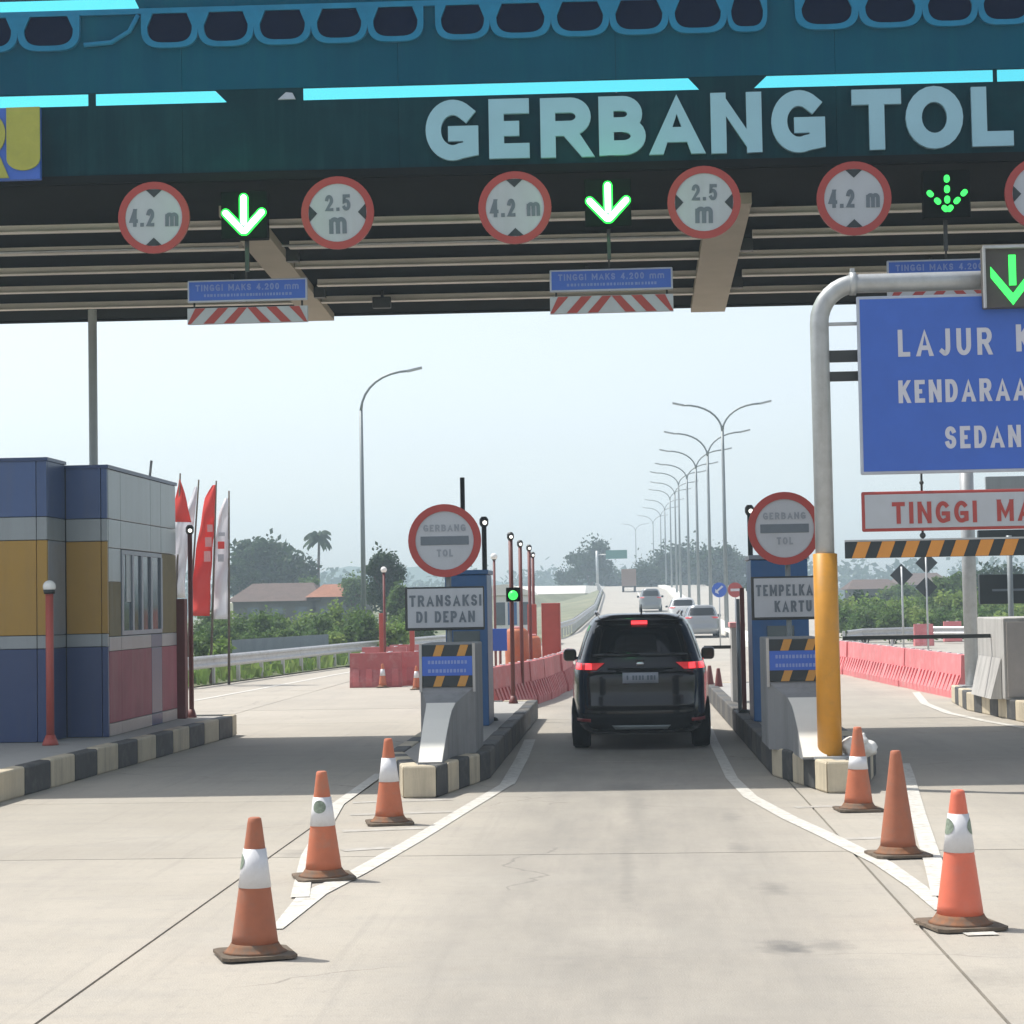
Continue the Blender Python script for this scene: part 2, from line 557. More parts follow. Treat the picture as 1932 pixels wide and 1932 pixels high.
MT = {}
MT['concrete'] = concrete_road()
MT['joint'] = mat('joint_filler', (.25, .24, .22), .9)
MT['paint'] = mat('road_paint', (.57, .555, .51), .75, spec=.3, var=.07, scale=14, dirt=(.365, .34, .30), dscale=11, damt=.8, dlo=.46, dhi=.66)
MT['faded'] = mat('faded_road_paint', (.45, .43, .395), .8, spec=.3, var=.08, scale=14, dirt=(.355, .33, .29), dscale=8, damt=1, dlo=.42, dhi=.6)
MT['island'] = mat('island_concrete', (.36, .35, .33), .85, var=.15, scale=3, bump=.2, dirt=(.2, .19, .18), dscale=3)
MT['cream'] = mat('kerb_cream', (.56, .49, .36), .75, var=.1, scale=8, dirt=(.27, .23, .18), dscale=4, damt=.6, bump=.15, streak=(.2, .17, .13), samt=.6)
MT['black'] = mat('kerb_black', (.055, .057, .058), .7, var=.2, scale=8, dirt=(.2, .19, .17), dscale=4, damt=.5, bump=.15)
MT['conc_light'] = mat('cast_concrete', (.45, .44, .42), .8, var=.12, scale=3, bump=.15, dirt=(.26, .25, .24), dscale=3, streak=(.13, .13, .125), samt=.6)
MT['galv'] = mat('galvanised_steel', (.44, .46, .47), .45, .35, var=.12, scale=9, dirt=(.3, .29, .28), dscale=6, damt=.4, streak=(.27, .26, .24), samt=.4)
MT['rail'] = mat('guardrail_steel', (.5, .5, .5), .45, .4, var=.1, scale=3, dirt=(.25, .22, .19), dscale=5)
MT['lamp'] = mat('lamp_post_steel', (.22, .25, .26), .5, .2)
MT['teal'] = mat('fascia_teal_tint', (.001, .078, .135), .8, spec=.03, var=.15, scale=.6, dirt=(.002, .10, .15), dscale=1.5, damt=.5, streak=(.004, .11, .15), samt=.55)  # windshield tint of the view painted into fascia and letter colours
MT['slate'] = mat('fascia_slate_tint', (.003, .035, .048), .8, spec=.03, var=.18, scale=.7, dirt=(.006, .06, .075), dscale=1.5, damt=.5, streak=(.015, .07, .08), samt=.5)  # lower, weaker end of the windshield tint, painted in
MT['navy'] = mat('ornament_navy', (.001, .007, .03), .7, spec=.05, var=.15)
MT['orn'] = mat('ornament_blue', (.02, .20, .36), .6, spec=.1, var=.15, scale=5)
MT['letter'] = mat('letter_pale_blue', (.30, .53, .64), .45, var=.06, scale=2)
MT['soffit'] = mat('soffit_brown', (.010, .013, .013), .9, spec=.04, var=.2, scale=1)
MT['purlin'] = mat('purlin_tan', (.74, .70, .64), .7, spec=.2, var=.12, scale=1.5)
MT['beam'] = mat('beam_tan', (.42, .37, .30), .7, spec=.2, var=.08, scale=2)
MT['white'] = mat('sign_white', (.43, .46, .50), .45, var=.04, scale=5, dirt=(.36, .37, .38), dscale=4, damt=.3, streak=(.34, .35, .36), samt=.35)
MT['red'] = mat('sign_red', (.36, .05, .042), .5, var=.06, scale=5)
MT['blackp'] = mat('sign_black', (.02, .03, .035), .55)
MT['ink'] = mat('sign_ink', (.13, .16, .19), .6)
MT['inkfade'] = mat('sign_ink_faded', (.27, .30, .34), .6)
MT['blue'] = mat('sign_blue', (.038, .120, .50), .45, var=.06, scale=4)
MT['bluetext'] = mat('sign_blue_lettering', (.20, .28, .56), .5)
MT['paleblue'] = mat('sign_white_lettering', (.55, .56, .63), .45, var=.04)
MT['edge'] = mat('sign_rim_grey', (.42, .46, .54), .4, .1)
MT['ochre'] = mat('stripe_ochre', (.48, .24, .05), .55, var=.08)
MT['orange_s'] = mat('stripe_orange', (.62, .26, .045), .5, var=.06)
MT['yellow'] = mat('pole_yellow', (.60, .27, .02), .45, var=.07, scale=7, dirt=(.4, .22, .05), dscale=5, damt=.5, streak=(.33, .19, .06), samt=.5)
MT['kiosk'] = mat('kiosk_blue', (.035, .12, .29), .4, var=.08, streak=(0.07, 0.13, 0.23), samt=.45)
MT['b_navy'] = mat('booth_navy_panel', (.028, .055, .15), .35, var=.06, scale=2, rnd=.1, streak=(0.06, 0.075, 0.12), samt=.45)
MT['b_blue'] = mat('booth_blue_panel', (.055, .10, .235), .35, var=.06, scale=2, rnd=.1, streak=(0.09, 0.115, 0.18), samt=.45)
MT['b_grey'] = mat('booth_grey_panel', (.27, .30, .32), .3, .2, var=.06, scale=2, rnd=.05, streak=(0.19, 0.2, 0.2), samt=.45)
MT['b_light'] = mat('booth_pale_panel', (.31, .345, .365), .3, .2, var=.06, scale=2, rnd=.05, streak=(0.22, 0.235, 0.235), samt=.45)
MT['b_ochre'] = mat('booth_ochre_panel', (.36, .21, .035), .4, var=.06, scale=2, rnd=.08, streak=(0.25, 0.155, 0.05), samt=.45)
MT['b_olive'] = mat('booth_olive_panel', (.17, .135, .045), .55, spec=.2, var=.2, scale=2, streak=(.22, .20, .13), samt=.4)
MT['b_pink_refl'] = mat('booth_barrier_reflection', (.33, .075, .105), .55, spec=.2, var=.2, scale=1.5, streak=(.36, .19, .19), samt=.4)  # reflection of the red barriers painted as the panel's colour
MT['b_beige'] = mat('booth_beige_plinth', (.42, .38, .35), .45, var=.08)
MT['glass'] = mat('window_glass', (.10, .13, .15), .08, 0, 1.0, var=.2, scale=1.5)
MT['wframe'] = mat('window_frame', (.26, .29, .34), .4, .2)
MT['maroon'] = mat('post_maroon', (.17, .045, .04), .55, var=.1)
MT['redpost'] = mat('post_red', (.40, .075, .055), .5, var=.1)
MT['bulb_lit'] = mat('lit_bulb', (.9, .9, .86), .3, emit=(1, .97, .88), estr=1.2)
MT['conc_shade'] = mat('shaded_weathered_concrete', (.24, .245, .25), .8, var=.15, scale=3, bump=.15, dirt=(.16, .16, .16), dscale=3, streak=(.13, .13, .125), samt=.6)  # base darkened for the nose's shaded sides; dirt and streaks over it
MT['cone_c'] = mat('cone_dirty_foot', (.25, .115, .06), .8, spec=.2, var=.2, scale=14, dirt=(.16, .12, .09), dscale=12, damt=.9, dlo=.4, dhi=.62)
MT['column'] = mat('column_paint', (.60, .66, .68), .5, var=.06, streak=(.42, .45, .46))
MT['worn'] = mat('kerb_worn_dark', (.11, .105, .095), .85, var=.25, scale=5, dirt=(.2, .185, .16), dscale=3, damt=.6, bump=.2)
MT['bulb'] = mat('lamp_globe', (.85, .85, .82), .25, var=.02)
MT['dark'] = mat('dark_metal', (.03, .035, .035), .5, var=.1)
MT['barrier'] = mat('barrier_red', (.45, .12, .12), .6, spec=.3, var=.15, scale=2.5, dirt=(.50, .29, .28), dscale=3, damt=.8, rnd=.12, streak=(.36, .16, .15), samt=.5)
MT['barrier2'] = mat('barrier_pink', (.68, .20, .21), .6, spec=.3, var=.12, scale=2.5, dirt=(.62, .38, .37), dscale=3, damt=.7, rnd=.12, streak=(.45, .24, .23), samt=.5)
MT['cone_o'] = mat('cone_orange', (.50, .155, .08), .6, spec=.3, var=.1, scale=9, dirt=(.34, .20, .14), dscale=6, damt=.7)
MT['cone_d'] = mat('cone_dull_orange', (.38, .135, .075), .65, spec=.3, var=.1, scale=9, dirt=(.26, .15, .11), dscale=6, damt=.7)
MT['cone_s'] = mat('cone_salmon', (.70, .16, .09), .5, var=.06, scale=9, dirt=(.5, .2, .15), dscale=7, damt=.4)
MT['cone_b'] = mat('cone_rubber', (.13, .105, .08), .85, spec=.2, var=.25, scale=14, dirt=(.26, .19, .14), dscale=9, damt=.9)
MT['cone_w'] = mat('cone_sleeve', (.66, .66, .68), .4, var=.05, scale=9, dirt=(.4, .38, .36), dscale=9, damt=.5)
MT['emblem'] = mat('cone_emblem', (.21, .26, .20), .6, var=.5, scale=60)
MT['bag'] = mat('white_bag', (.72, .71, .68), .7, var=.05, bump=.5, bscale=14)
MT['flag_r'] = foliage('flag_red', (.70, .06, .05), (.78, .09, .07), .45)
MT['flag_w'] = foliage('flag_white', (.76, .76, .80), (.80, .80, .83), .45)
MT['flag_g'] = mat('flag_grey_print', (.42, .43, .48), .7)
MT['flag_p'] = mat('flag_pink_print', (.66, .30, .30), .7)
MT['green_led'] = mat('green_led', (.05, .8, .1), .4, emit=(.01, 1, .06), estr=1.1)
MT['green_led2'] = mat('green_led_dim', (.05, .8, .1), .4, emit=(.05, 1, .14), estr=.9)
MT['green_core'] = mat('green_led_core', (.8, 1, .85), .4, emit=(.75, 1, .8), estr=3)
MT['led_box'] = mat('led_housing', (.07, .065, .06), .6)
MT['led_black'] = mat('led_face', (.002, .004, .003), .8, spec=.05)
MT['soil'] = mat('ground_grass', (.095, .115, .045), .9, var=.35, scale=.25, dirt=(.22, .19, .12), dscale=.12, damt=.7)
MT['embank'] = mat('embankment_grass', (.15, .16, .095), .9, var=.3, scale=.3, dirt=(.27, .24, .17), dscale=.15)
MT['highway'] = mat('highway_concrete', (.36, .34, .30), .85, spec=.2, var=.12, scale=.3, dirt=(.25, .235, .21), dscale=.4)
MT['parapet'] = mat('parapet_concrete', (.72, .70, .64), .75, var=.06, scale=.5)
MT['trunk'] = mat('bark', (.10, .075, .055), .9, var=.3, scale=4)
MT['leaf_d'] = foliage('leaves_dark', (.020, .048, .020), (.042, .080, .030))
MT['leaf_m'] = foliage('leaves_mid', (.08, .15, .04), (.13, .20, .06), .45)
MT['leaf_l'] = foliage('leaves_light', (.16, .26, .06), (.24, .31, .09), .5)
MT['roof'] = mat('roof_tiles', (.115, .085, .075), .85, spec=.2, var=.25, scale=2, dirt=(.07, .06, .06), dscale=1)
MT['roof_o'] = mat('roof_tiles_orange', (.27, .125, .08), .85, spec=.2, var=.2, scale=2)
MT['wall_d'] = mat('house_wall', (.10, .10, .095), .8, var=.15, scale=1)
MT['sheet'] = mat('metal_sheet_fence', (.22, .26, .29), .5, .2, var=.12, scale=2)
MT['car_black'] = mat('car_paint_black', (.004, .005, .0065), .22, 0, .3, var=.02, coat=.55, dirt=(.014, .014, .014), dscale=3, damt=.5)
MT['car_silver'] = mat('car_paint_silver', (.28, .29, .30), .35, .4, var=.02, coat=1)
MT['car_grey'] = mat('car_paint_grey', (.17, .185, .19), .35, .3, var=.02, coat=1)
MT['car_white'] = mat('car_paint_white', (.72, .72, .71), .35, 0, var=.02, coat=1)
MT['car_glass'] = mat('car_glass', (.006, .008, .010), .05, 0, .5, var=.02)
MT['tyre'] = mat('tyre', (.010, .010, .010), .9, spec=.15, var=.15, scale=20)
MT['rim'] = mat('wheel_rim', (.35, .35, .36), .35, .8)
MT['trim'] = mat('car_trim', (.008, .009, .010), .65, spec=.2)
MT['brake'] = mat('brake_light', (.5, .02, .02), .25, emit=(1, .05, .06), estr=1.5)
MT['tail'] = mat('tail_lens', (.30, .02, .02), .25, emit=(1, .05, .06), estr=.25)
MT['reflector'] = mat('reflector', (.22, .02, .02), .3)
MT['plate'] = mat('number_plate', (.33, .35, .40), .5)
MT['chrome'] = mat('chrome', (.55, .56, .58), .15, 1.0)
MT['green_sign'] = mat('road_sign_green', (.01, .16, .12), .5)


def slot_tint():  # added pane for an open gap, carries the windshield tint
    m = bpy.data.materials.new('cyan_tint')
    m.use_nodes = True
    n, l = m.node_tree.nodes, m.node_tree.links
    t = n.new('ShaderNodeBsdfTransparent'); t.inputs[0].default_value = (.42, .98, 1, 1)
    g = n.new('ShaderNodeBsdfGlossy'); g.inputs['Roughness'].default_value = .05; g.inputs[0].default_value = (.6, .9, 1, 1)
    ms = n.new('ShaderNodeMixShader'); ms.inputs[0].default_value = .04
    l.new(t.outputs[0], ms.inputs[1]); l.new(g.outputs[0], ms.inputs[2])
    l.new(ms.outputs[0], n['Material Output'].inputs[0])
    return m


MT['cyan'] = slot_tint()

# ================================================================== SETTING
solo('ground', MB().add([(-640, -60, -.12), (640, -60, -.12), (640, 960, -.12), (-640, 960, -.12)], [(0, 1, 2, 3)]), MT['soil'],
     'flat grassy land around and beyond the toll plaza', 'ground', kind='structure')

plaza = solo('plaza', MB().box(-24.2, 18.8, -6.8, 61.5, -.11, -.045), MT['joint'], 'pale concrete toll plaza pavement of large square slabs', 'pavement', kind='structure')
slab_mb = MB().box(.009, 4.241, .003, 4.247, -.044, 0)
slab_me = slab_mb.mesh('slab', MT['concrete'])
for i in range(-5, 5):
    for j in range(-2, 14):
        x, y = -2.66 + 4.25 * i, 1.9 + 4.25 * j
        if y > 41 and x < -12: continue
        o = bpy.data.objects.new('slab', slab_me)
        C.objects.link(o); o.parent = plaza
        o.location = (x, y, random.uniform(-.0015, .0015))


# painted markings ------------------------------------------------------------
def stripe(pts, wd, m, label, name='lane_marking', z=.006):
    """pts: picture points on the ground; wd: widths in metres"""
    g = [at(px, py, z=z) for px, py in pts]
    wd = wd if isinstance(wd, (list, tuple)) else [wd] * len(g)
    L, Rr = [], []
    for i, p in enumerate(g):
        t = (g[min(i + 1, len(g) - 1)] - g[max(i - 1, 0)]); t.z = 0; t.normalize()
        nrm = Vector((-t.y, t.x, 0))
        L.append(p + nrm * wd[i] / 2); Rr.append(p - nrm * wd[i] / 2)
    mb = MB()
    mb.add(L + Rr, [(i, i + 1, len(L) + i + 1, len(L) + i) for i in range(len(L) - 1)])
    mb.v = [(a, b, z) for a, b, c in mb.v]
    return solo(name, mb, m, label, 'road marking', kind='structure')


stripe([(522, 1752), (590, 1686), (675, 1645), (780, 1586), (875, 1528), (955, 1480)], [.07, .18, .14, .13, .13, .13], MT['paint'], 'solid white line right of the left cones, running to the left island')
stripe([(957, 1480), (985, 1430), (1000, 1395)], .15, MT['paint'], 'white line along the right kerb of the left island')
stripe([(566, 1692), (580, 1615), (637, 1517), (718, 1459)], [.12, .10, .12, .12], MT['paint'], 'white line left of the left cones, running under the canopy shade', z=.010)
for k, (xa, xb, y) in enumerate([(665, 855, 1511), (660, 860, 1534), (645, 800, 1565), (645, 745, 1601)]):
    stripe([(xa, y + 3), (xb, y - 3)], .15, MT['faded'], ['faded white bar nearest the left island nose', 'second faded white bar in front of the left island', 'third faded white bar between the left cones', 'faded white bar beside the middle left cone'][k], 'hatch_marking', z=.004)
stripe([(1335, 1370), (1346, 1398), (1381, 1468), (1416, 1503), (1490, 1543), (1566, 1578), (1666, 1628), (1731, 1673), (1776, 1716)], [.12, .12, .12, .13, .14, .15, .14, .12, .08], MT['paint'], 'solid white line sweeping from the right island to the right cones')
stripe([(1705, 1440), (1713, 1463), (1733, 1538), (1763, 1633), (1778, 1690)], .13, MT['paint'], 'white line right of the right cones', z=.010)
for k, (xa, xb, y) in enumerate([(1500, 1590, 1523), (1592, 1668, 1583)]):
    stripe([(xa, y), (xb, y - 3)], .13, MT['faded'], ['faded white bar in front of the right island nose', 'faded white bar between the right cones'][k], 'hatch_marking', z=.004)
stripe([(1820, 1762), (1880, 1760)], .1, MT['paint'], 'short white dash beside the base of the front right cone')
stripe([(1728, 1306), (1745, 1327), (1790, 1345), (1860, 1360), (1950, 1376)], .14, MT['paint'], 'white line curving round the far right island')
stripe([(365, 1322), (470, 1303), (600, 1279), (680, 1264)], .14, MT['paint'], 'white edge line beside the left guardrail')


# traffic islands --------------------------------------------------------------
def island(pts, label, stripes, h=.3, wk=.17, start=0, worn=()):
    """pts: outline counter-clockwise; stripes: stripe length per edge"""
    n = len(pts)
    P = [Vector((*p, 0)) for p in pts]
    inner = []
    for i in range(n):
        a, b, c = P[i - 1], P[i], P[(i + 1) % n]
        d1, d2 = (b - a).normalized(), (c - b).normalized()
        n1, n2 = Vector((-d1.y, d1.x, 0)), Vector((-d2.y, d2.x, 0))
        bis = (n1 + n2).normalized()
        inner.append(b + bis * (wk / max(.3, bis.dot(n1))))
    top = MB().prismz([(p.x, p.y) for p in inner], .0, h - .012)
    isl = solo('traffic_island', top, MT['island'], label, 'traffic island', kind='structure')
    k = start
    for i in range(n):
        a, b, ia, ib = P[i], P[(i + 1) % n], inner[i], inner[(i + 1) % n]
        cnt = max(1, round((b - a).length / stripes[i]))
        for q in range(cnt):
            t0, t1 = q / cnt, (q + 1) / cnt
            e = .004 / max(.1, (b - a).length)
            o0, o1 = a.lerp(b, t0 + e), a.lerp(b, t1 - e)
            j0, j1 = ia.lerp(ib, t0 + e), ia.lerp(ib, t1 - e)
            mb = MB().prismz([(o0.x, o0.y), (o1.x, o1.y), (j1.x, j1.y), (j0.x, j0.y)], 0, h + random.uniform(-.006, .006))
            ob = part('kerb_block', mb, (MT['worn'] if i in worn else MT['cream']) if k % 2 == 0 else MT['black'], isl, .02)
            k += 1
    return isl


island([(-2.17, 19.05), (-1.84, 19.05), (-1.47, 21.1), (-1.45, 32), (-2.55, 32), (-2.55, 21.1)], 'left toll island with striped kerb, carrying the TRANSAKSI DI DEPAN sign', [.4, .42, .8, .5, .8, .42], worn=(2,))
island([(1.84, 19.0), (2.17, 19.0), (2.55, 21), (2.55, 38), (1.45, 38), (1.47, 21)], 'right toll island with striped kerb, carrying the yellow based portal pole', [.4, .42, .8, .5, .8, .42], worn=(4,))
island([(-9.8, 18.2), (-6.12, 18.2), (-5.70, 28.6), (-5.72, 29.0), (-9.8, 29.0)], 'wide booth island with striped kerb at the left edge', [.8, .8, .6, .8, .8])
island([(5.9, 20), (9, 20), (9, 35.2), (5.6, 35.2), (5.42, 32.6), (5.71, 28.7)], 'far right toll island with striped kerb', [.6, .8, .6, .6, .5, .6])

# highway climbing away -----------------------------------------------------------
PROF = [(60, -.004), (85, .02), (110, .3), (156, 1.08), (200, 2.2), (240, 3.3), (280, 4.2), (330, 4.6), (420, 4.8), (560, 4.8)]


def lerp_tab(t, x):
    if x <= t[0][0]: return t[0][1]
    for (a, b), (c, d) in zip(t, t[1:]):
        if x <= c: return b + (d - b) * (x - a) / (c - a)
    return t[-1][1]


def hz(y): return lerp_tab(PROF, y)


LEFT = [(58, -9.0), (70, -7.4), (85, -4.6), (100, -2.9), (156, -2.35), (240, -2.7), (300, -6), (380, -14), (560, -40)]
RIGHT = [(58, 4.7), (240, 4.7), (300, 3.6), (380, -2), (560, -26)]


def strip(name, lf, rf, dz, m, label, y0, y1, thick=None, kind='structure', step=6):
    mb = MB()
    ys = [y0 + (y1 - y0) * i / max(1, round((y1 - y0) / step)) for i in range(max(1, round((y1 - y0) / step)) + 1)]
    vs = []
    for y in ys:
        vs += [(lf(y), y, hz(y) + dz), (rf(y), y, hz(y) + dz)]
    if thick:
        for y in ys:
            vs += [(lf(y), y, hz(y) + dz - thick), (rf(y), y, hz(y) + dz - thick)]
    n = len(ys)
    fs = [(2 * i, 2 * i + 1, 2 * i + 3, 2 * i + 2) for i in range(n - 1)]
    if thick:
        o = 2 * n
        fs += [(o + 2 * i + 1, o + 2 * i, o + 2 * i + 2, o + 2 * i + 3) for i in range(n - 1)]
        fs += [(2 * i + 2, 2 * i, o + 2 * i, o + 2 * i + 2)[::-1] for i in range(n - 1)] and [(2 * i, 2 * i + 2, o + 2 * i + 2, o + 2 * i) for i in range(n - 1)]
        fs += [(2 * i + 3, 2 * i + 1, o + 2 * i + 1, o + 2 * i + 3) for i in range(n - 1)]
        fs += [(0, 1, o + 1, o), (2 * n - 2, 2 * n - 1, o + 2 * n - 1, o + 2 * n - 2)]
    mb.add(vs, fs)
    return solo(name, mb, m, label, name.replace('_', ' '), kind=kind)


L = lambda y: lerp_tab(LEFT, y)
Rr = lambda y: lerp_tab(RIGHT, y)
strip('highway', L, Rr, .0, MT['highway'], 'pale concrete highway rising ahead beyond the toll lanes', 61.45, 560, thick=.3)
strip('opposite_carriageway', lambda y: Rr(y) + 1.1, lambda y: Rr(y) + 9.5, .0, MT['highway'], 'pale opposite carriageway right of the median', 61.45, 560, thick=.3)
strip('lane_line', lambda y: 1.25 + (L(y) + 2.5 if y > 240 else 0) * .9, lambda y: 1.4 + (L(y) + 2.5 if y > 240 else 0) * .9, .02, MT['paint'], 'white lane line down the middle of the highway', 90, 420)
strip('median_kerb', lambda y: Rr(y) + .05, lambda y: Rr(y) + 1.05, .22, MT['parapet'], 'pale raised median strip carrying the row of double lamps', 72, 560, thick=.5)
# embankment slope left of the highway
mb = MB()
ys = list(range(100, 421, 8))
vs = []
for y in ys:
    vs += [(L(y) - .15, y, hz(y) - .04), (L(y) - 2 - hz(y) * 3.2 - 6, y, -.1)]
mb.add(vs, [(2 * i, 2 * i + 2, 2 * i + 3, 2 * i + 1) for i in range(len(ys) - 1)])
solo('embankment', mb, MT['embank'], 'dry grass slope beside the rising highway', 'embankment', kind='structure')
# ramp with a white parapet curving off to the left, on its own bank
rp = [(at(930, 1100, 215).x - 26, 205), (-24, 215), (-12, 232), (-5, 248), (-2.9, 262)]
rz_ = [3.55, 3.75, 4.0, 4.1, 4.1]
mb = MB(); mbk = MB()
for i in range(len(rp) - 1):
    (xa, ya), (xb, yb) = rp[i], rp[i + 1]
    za, zb = rz_[i], rz_[i + 1]
    mb.add([(xa, ya - 6, za - 1.0), (xb, yb - 6, zb - 1.0), (xb, yb, zb), (xa, ya, za), (xa, ya + .4, za - 1.0), (xb, yb + .4, zb - 1.0), (xb, yb + .4, zb), (xa, ya + .4, za)],
           [(0, 1, 2, 3), (5, 4, 7, 6), (3, 2, 6, 7), (1, 0, 4, 5), (0, 3, 7, 4), (1, 5, 6, 2)])
    mbk.add([(xa, ya - 6, za - 1.02), (xb, yb - 6, zb - 1.02), (xb * .9 - 1, yb - 26, -.1), (xa, ya - 26, -.1)], [(0, 3, 2, 1)])
solo('ramp_parapet', mb, MT['parapet'], 'long pale concrete bank top of the ramp crossing behind the left island', 'parapet')
solo('ramp_bank', mbk, MT['embank'], 'grass bank below the white ramp parapet', 'bank', kind='structure')

# verge beside the left guardrail
mb = MB()
vp = [(36, -12.6), (46.6, -10.3), (55, -9.45), (63, -8.6), (75, -7.0), (90, -4.6), (102, -3.3)]
vs = []
for y, x in vp: vs += [(x, y, .03), (x - 1.5, y, .16), (x - 40, y, .12)]
fs = []
for i in range(len(vp) - 1):
    for k in range(2):
        fs.append((3 * i + k, 3 * i + k + 1, 3 * i + 3 + k + 1, 3 * i + 3 + k))
mb.add(vs, fs)
solo('verge', mb, MT['soil'], 'grass verge behind the left guardrail', 'verge', kind='structure')

# distant hills
mb = MB()
N = 80
vs = []
for i in range(N + 1):
    x = -560 + 1120 * i / N
    h = 11 + 7 * math.sin(i * .23) + 4 * math.sin(i * .61 + 1) + 2 * math.sin(i * 1.7)
    vs += [(x, 860, -1), (x, 905, max(3, h)), (x, 950, -1)]
mb.add(vs, [(3 * i + k, 3 * i + 3 + k, 3 * i + 4 + k, 3 * i + 1 + k) for i in range(N) for k in range(2)], True)
solo('hills', mb, MT['leaf_d'], 'low bluish hills along the horizon', 'hills', kind='structure')

# ================================================================== CANOPY
YG, SH = 22.0, .022
can = thing('toll_canopy', 'dark toll gate canopy with pale GERBANG TOL letters on its fascia', 'canopy', (0, YG, 0))


def cpart(name, mb, m, parent=can, bev=0, label=None): return part(name, mb.shear(SH), m, parent, bev, label)


def gz(px, py):
    p = at(px, py, YG)
    p = at(px, py, YG + SH * p.x)
    return p.x, p.z


XL, XR = -17, 17
ZSO = gz(0, 345)[1]                      # soffit at the front
ZSB = at(200, 603, 29.8).z               # and at the back
SL0, SL1 = gz(956, 178.5)[1], gz(956, 155)[1]
ZU0 = gz(130, 20)[1]
ZR0, ZR1 = gz(290, 27)[1], gz(290, 17)[1]
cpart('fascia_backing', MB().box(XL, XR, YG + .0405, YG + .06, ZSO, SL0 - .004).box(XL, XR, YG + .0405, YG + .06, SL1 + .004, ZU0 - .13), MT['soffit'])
for k in range(14):
    xa, xb = XL + (XR - XL) * k / 14, XL + (XR - XL) * (k + 1) / 14
    cpart('fascia_panel', MB().box(xa + .002, xb - .002, YG, YG + .04, ZSO, SL0 - .002), MT['slate'])
    cpart('fascia_panel', MB().box(xa + .002, xb - .002, YG, YG + .04, SL1 + .002, ZU0), MT['teal'])
cpart('top_fascia', MB().box(XL, XR, YG + .002, YG + .04, ZU0 + .26, ZU0 + .75), MT['teal'])
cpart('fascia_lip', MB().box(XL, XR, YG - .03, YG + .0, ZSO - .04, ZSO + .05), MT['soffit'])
# slot between the fascias: added cyan panes tint the open sky gaps, solid pieces between
slots = [(-520, 166, 0, 0), (180, 428, 0, 24), (572, 1320, 0, 22), (1422, 1874, -26, 0), (1882, 2300, 0, 0)]
edges = []
for xa, xb, sa, sb in slots:
    y = 166 + (966 - (xa + xb) / 2) * .026
    (x0, _), (x1, _) = gz(xa, 187 + (600 - xa) * .026), gz(xb, 187 + (600 - xb) * .026)
    a, b = sa * .0059, sb * .0059
    z0, z1 = SL0, SL1
    cpart('tint_strip', MB().prism([(x0, z0), (x1, z0), (x1 - b, z1), (x0 - a, z1)], YG + .012, YG + .02), MT['cyan'])
    edges.append((x0, x1, a, b))
edges = [(XL, XL, 0, 0)] + edges + [(XR, XR, 0, 0)]
for (p, q) in zip(edges, edges[1:]):
    z0, z1 = SL0 - .002, SL1 + .002
    if q[0] - p[1] > .01:
        cpart('slot_infill', MB().prism([(p[1] + .002, z0), (q[0] - .002, z0), (q[0] - q[2] - .002, z1), (p[1] - p[3] + .002, z1)], YG + .006, YG + .035), MT['slate'])
cpart('slot_bracket', MB().prism([(gz(525, 190)[0], SL0 + .01), (gz(558, 190)[0], SL0 + .01), (gz(552, 170)[0], SL0 + .08), (gz(540, 168)[0], SL0 + .09)], YG - .02, YG + .03), MT['edge'])
xa, xb = gz(-400, 10)[0], gz(262, 10)[0]
cpart('tint_strip', MB().prism([(xa, ZU0 + .002), (xb, ZU0 + .002), (xb - .12, ZU0 + .258), (xa, ZU0 + .258)], YG + .012, YG + .02), MT['cyan'])
cpart('slot_infill', MB().prism([(xb + .002, ZU0), (XR, ZU0), (XR, ZU0 + .26), (xb - .118, ZU0 + .26)], YG + .006, YG + .035), MT['teal'])
cpart('slot_infill', MB().box(XL, xa - .002, YG + .006, YG + .035, ZU0, ZU0 + .26), MT['teal'])
# batik scallops along the upper fascia
xs = [(-190, -75), (-75, 35), (35, 152), (268, 375), (375, 480), (480, 588), (588, 694), (694, 800), (822, 925), (925, 1040), (1040, 1150), (1150, 1262), (1262, 1372), (1372, 1448), (1500, 1620), (1620, 1740), (1740, 1845), (1845, 1950), (1950, 2060)]
ZT, ZB = ZR0 - .004, gz(320, 92)[1]
mbr = MB().box(XL, XR, YG - .035, YG - .001, ZR0, ZR1)
cpart('ornament_rail', mbr, MT['orn'])
for i, (pa, pb) in enumerate(xs):
    x0, x1 = gz(pa, 60)[0], gz(pb, 60)[0]
    cx, hw = (x0 + x1) / 2, (x1 - x0) / 2

    def scal(f, zt, zb, n=18):
        pts = []
        for k in range(n + 1):
            a = math.pi + math.pi * k / n
            pts.append((cx + hw * f * math.copysign(abs(math.cos(a)) ** .55, math.cos(a)), zt - (zt - zb) * .45 + ((zt - zb) * .55) * -abs(math.sin(a)) ** .8))
        return pts
    outer = [(cx - hw * 1.0, ZT)] + scal(1.0, ZT, ZB) + [(cx + hw * 1.0, ZT)]
    inner = [(cx - hw * .60, ZT)] + scal(.79, ZT, ZB + .058) + [(cx + hw * .60, ZT)]
    o = MB()
    n = len(outer)
    o.v = [(x, YG - .05, z) for x, z in outer] + [(x, YG - .05, z) for x, z in inner] + [(x, YG - .001, z) for x, z in outer] + [(x, YG - .001, z) for x, z in inner]
    for k in range(n - 1):
        o.face((k, k + 1, n + k + 1, n + k)); o.face((2 * n + k, 2 * n + k + 1, k + 1, k)); o.face((n + k, n + k + 1, 3 * n + k + 1, 3 * n + k))
    sca = cpart('scallop', o, MT['orn'])
    cpart('scallop_panel', MB().prism([(cx - hw * .59, ZT)] + scal(.78, ZT, ZB + .06) + [(cx + hw * .59, ZT)], YG - .02, YG - .001), MT['navy'], sca)
xa, xb = gz(160, 70)[0], gz(262, 60)[0]
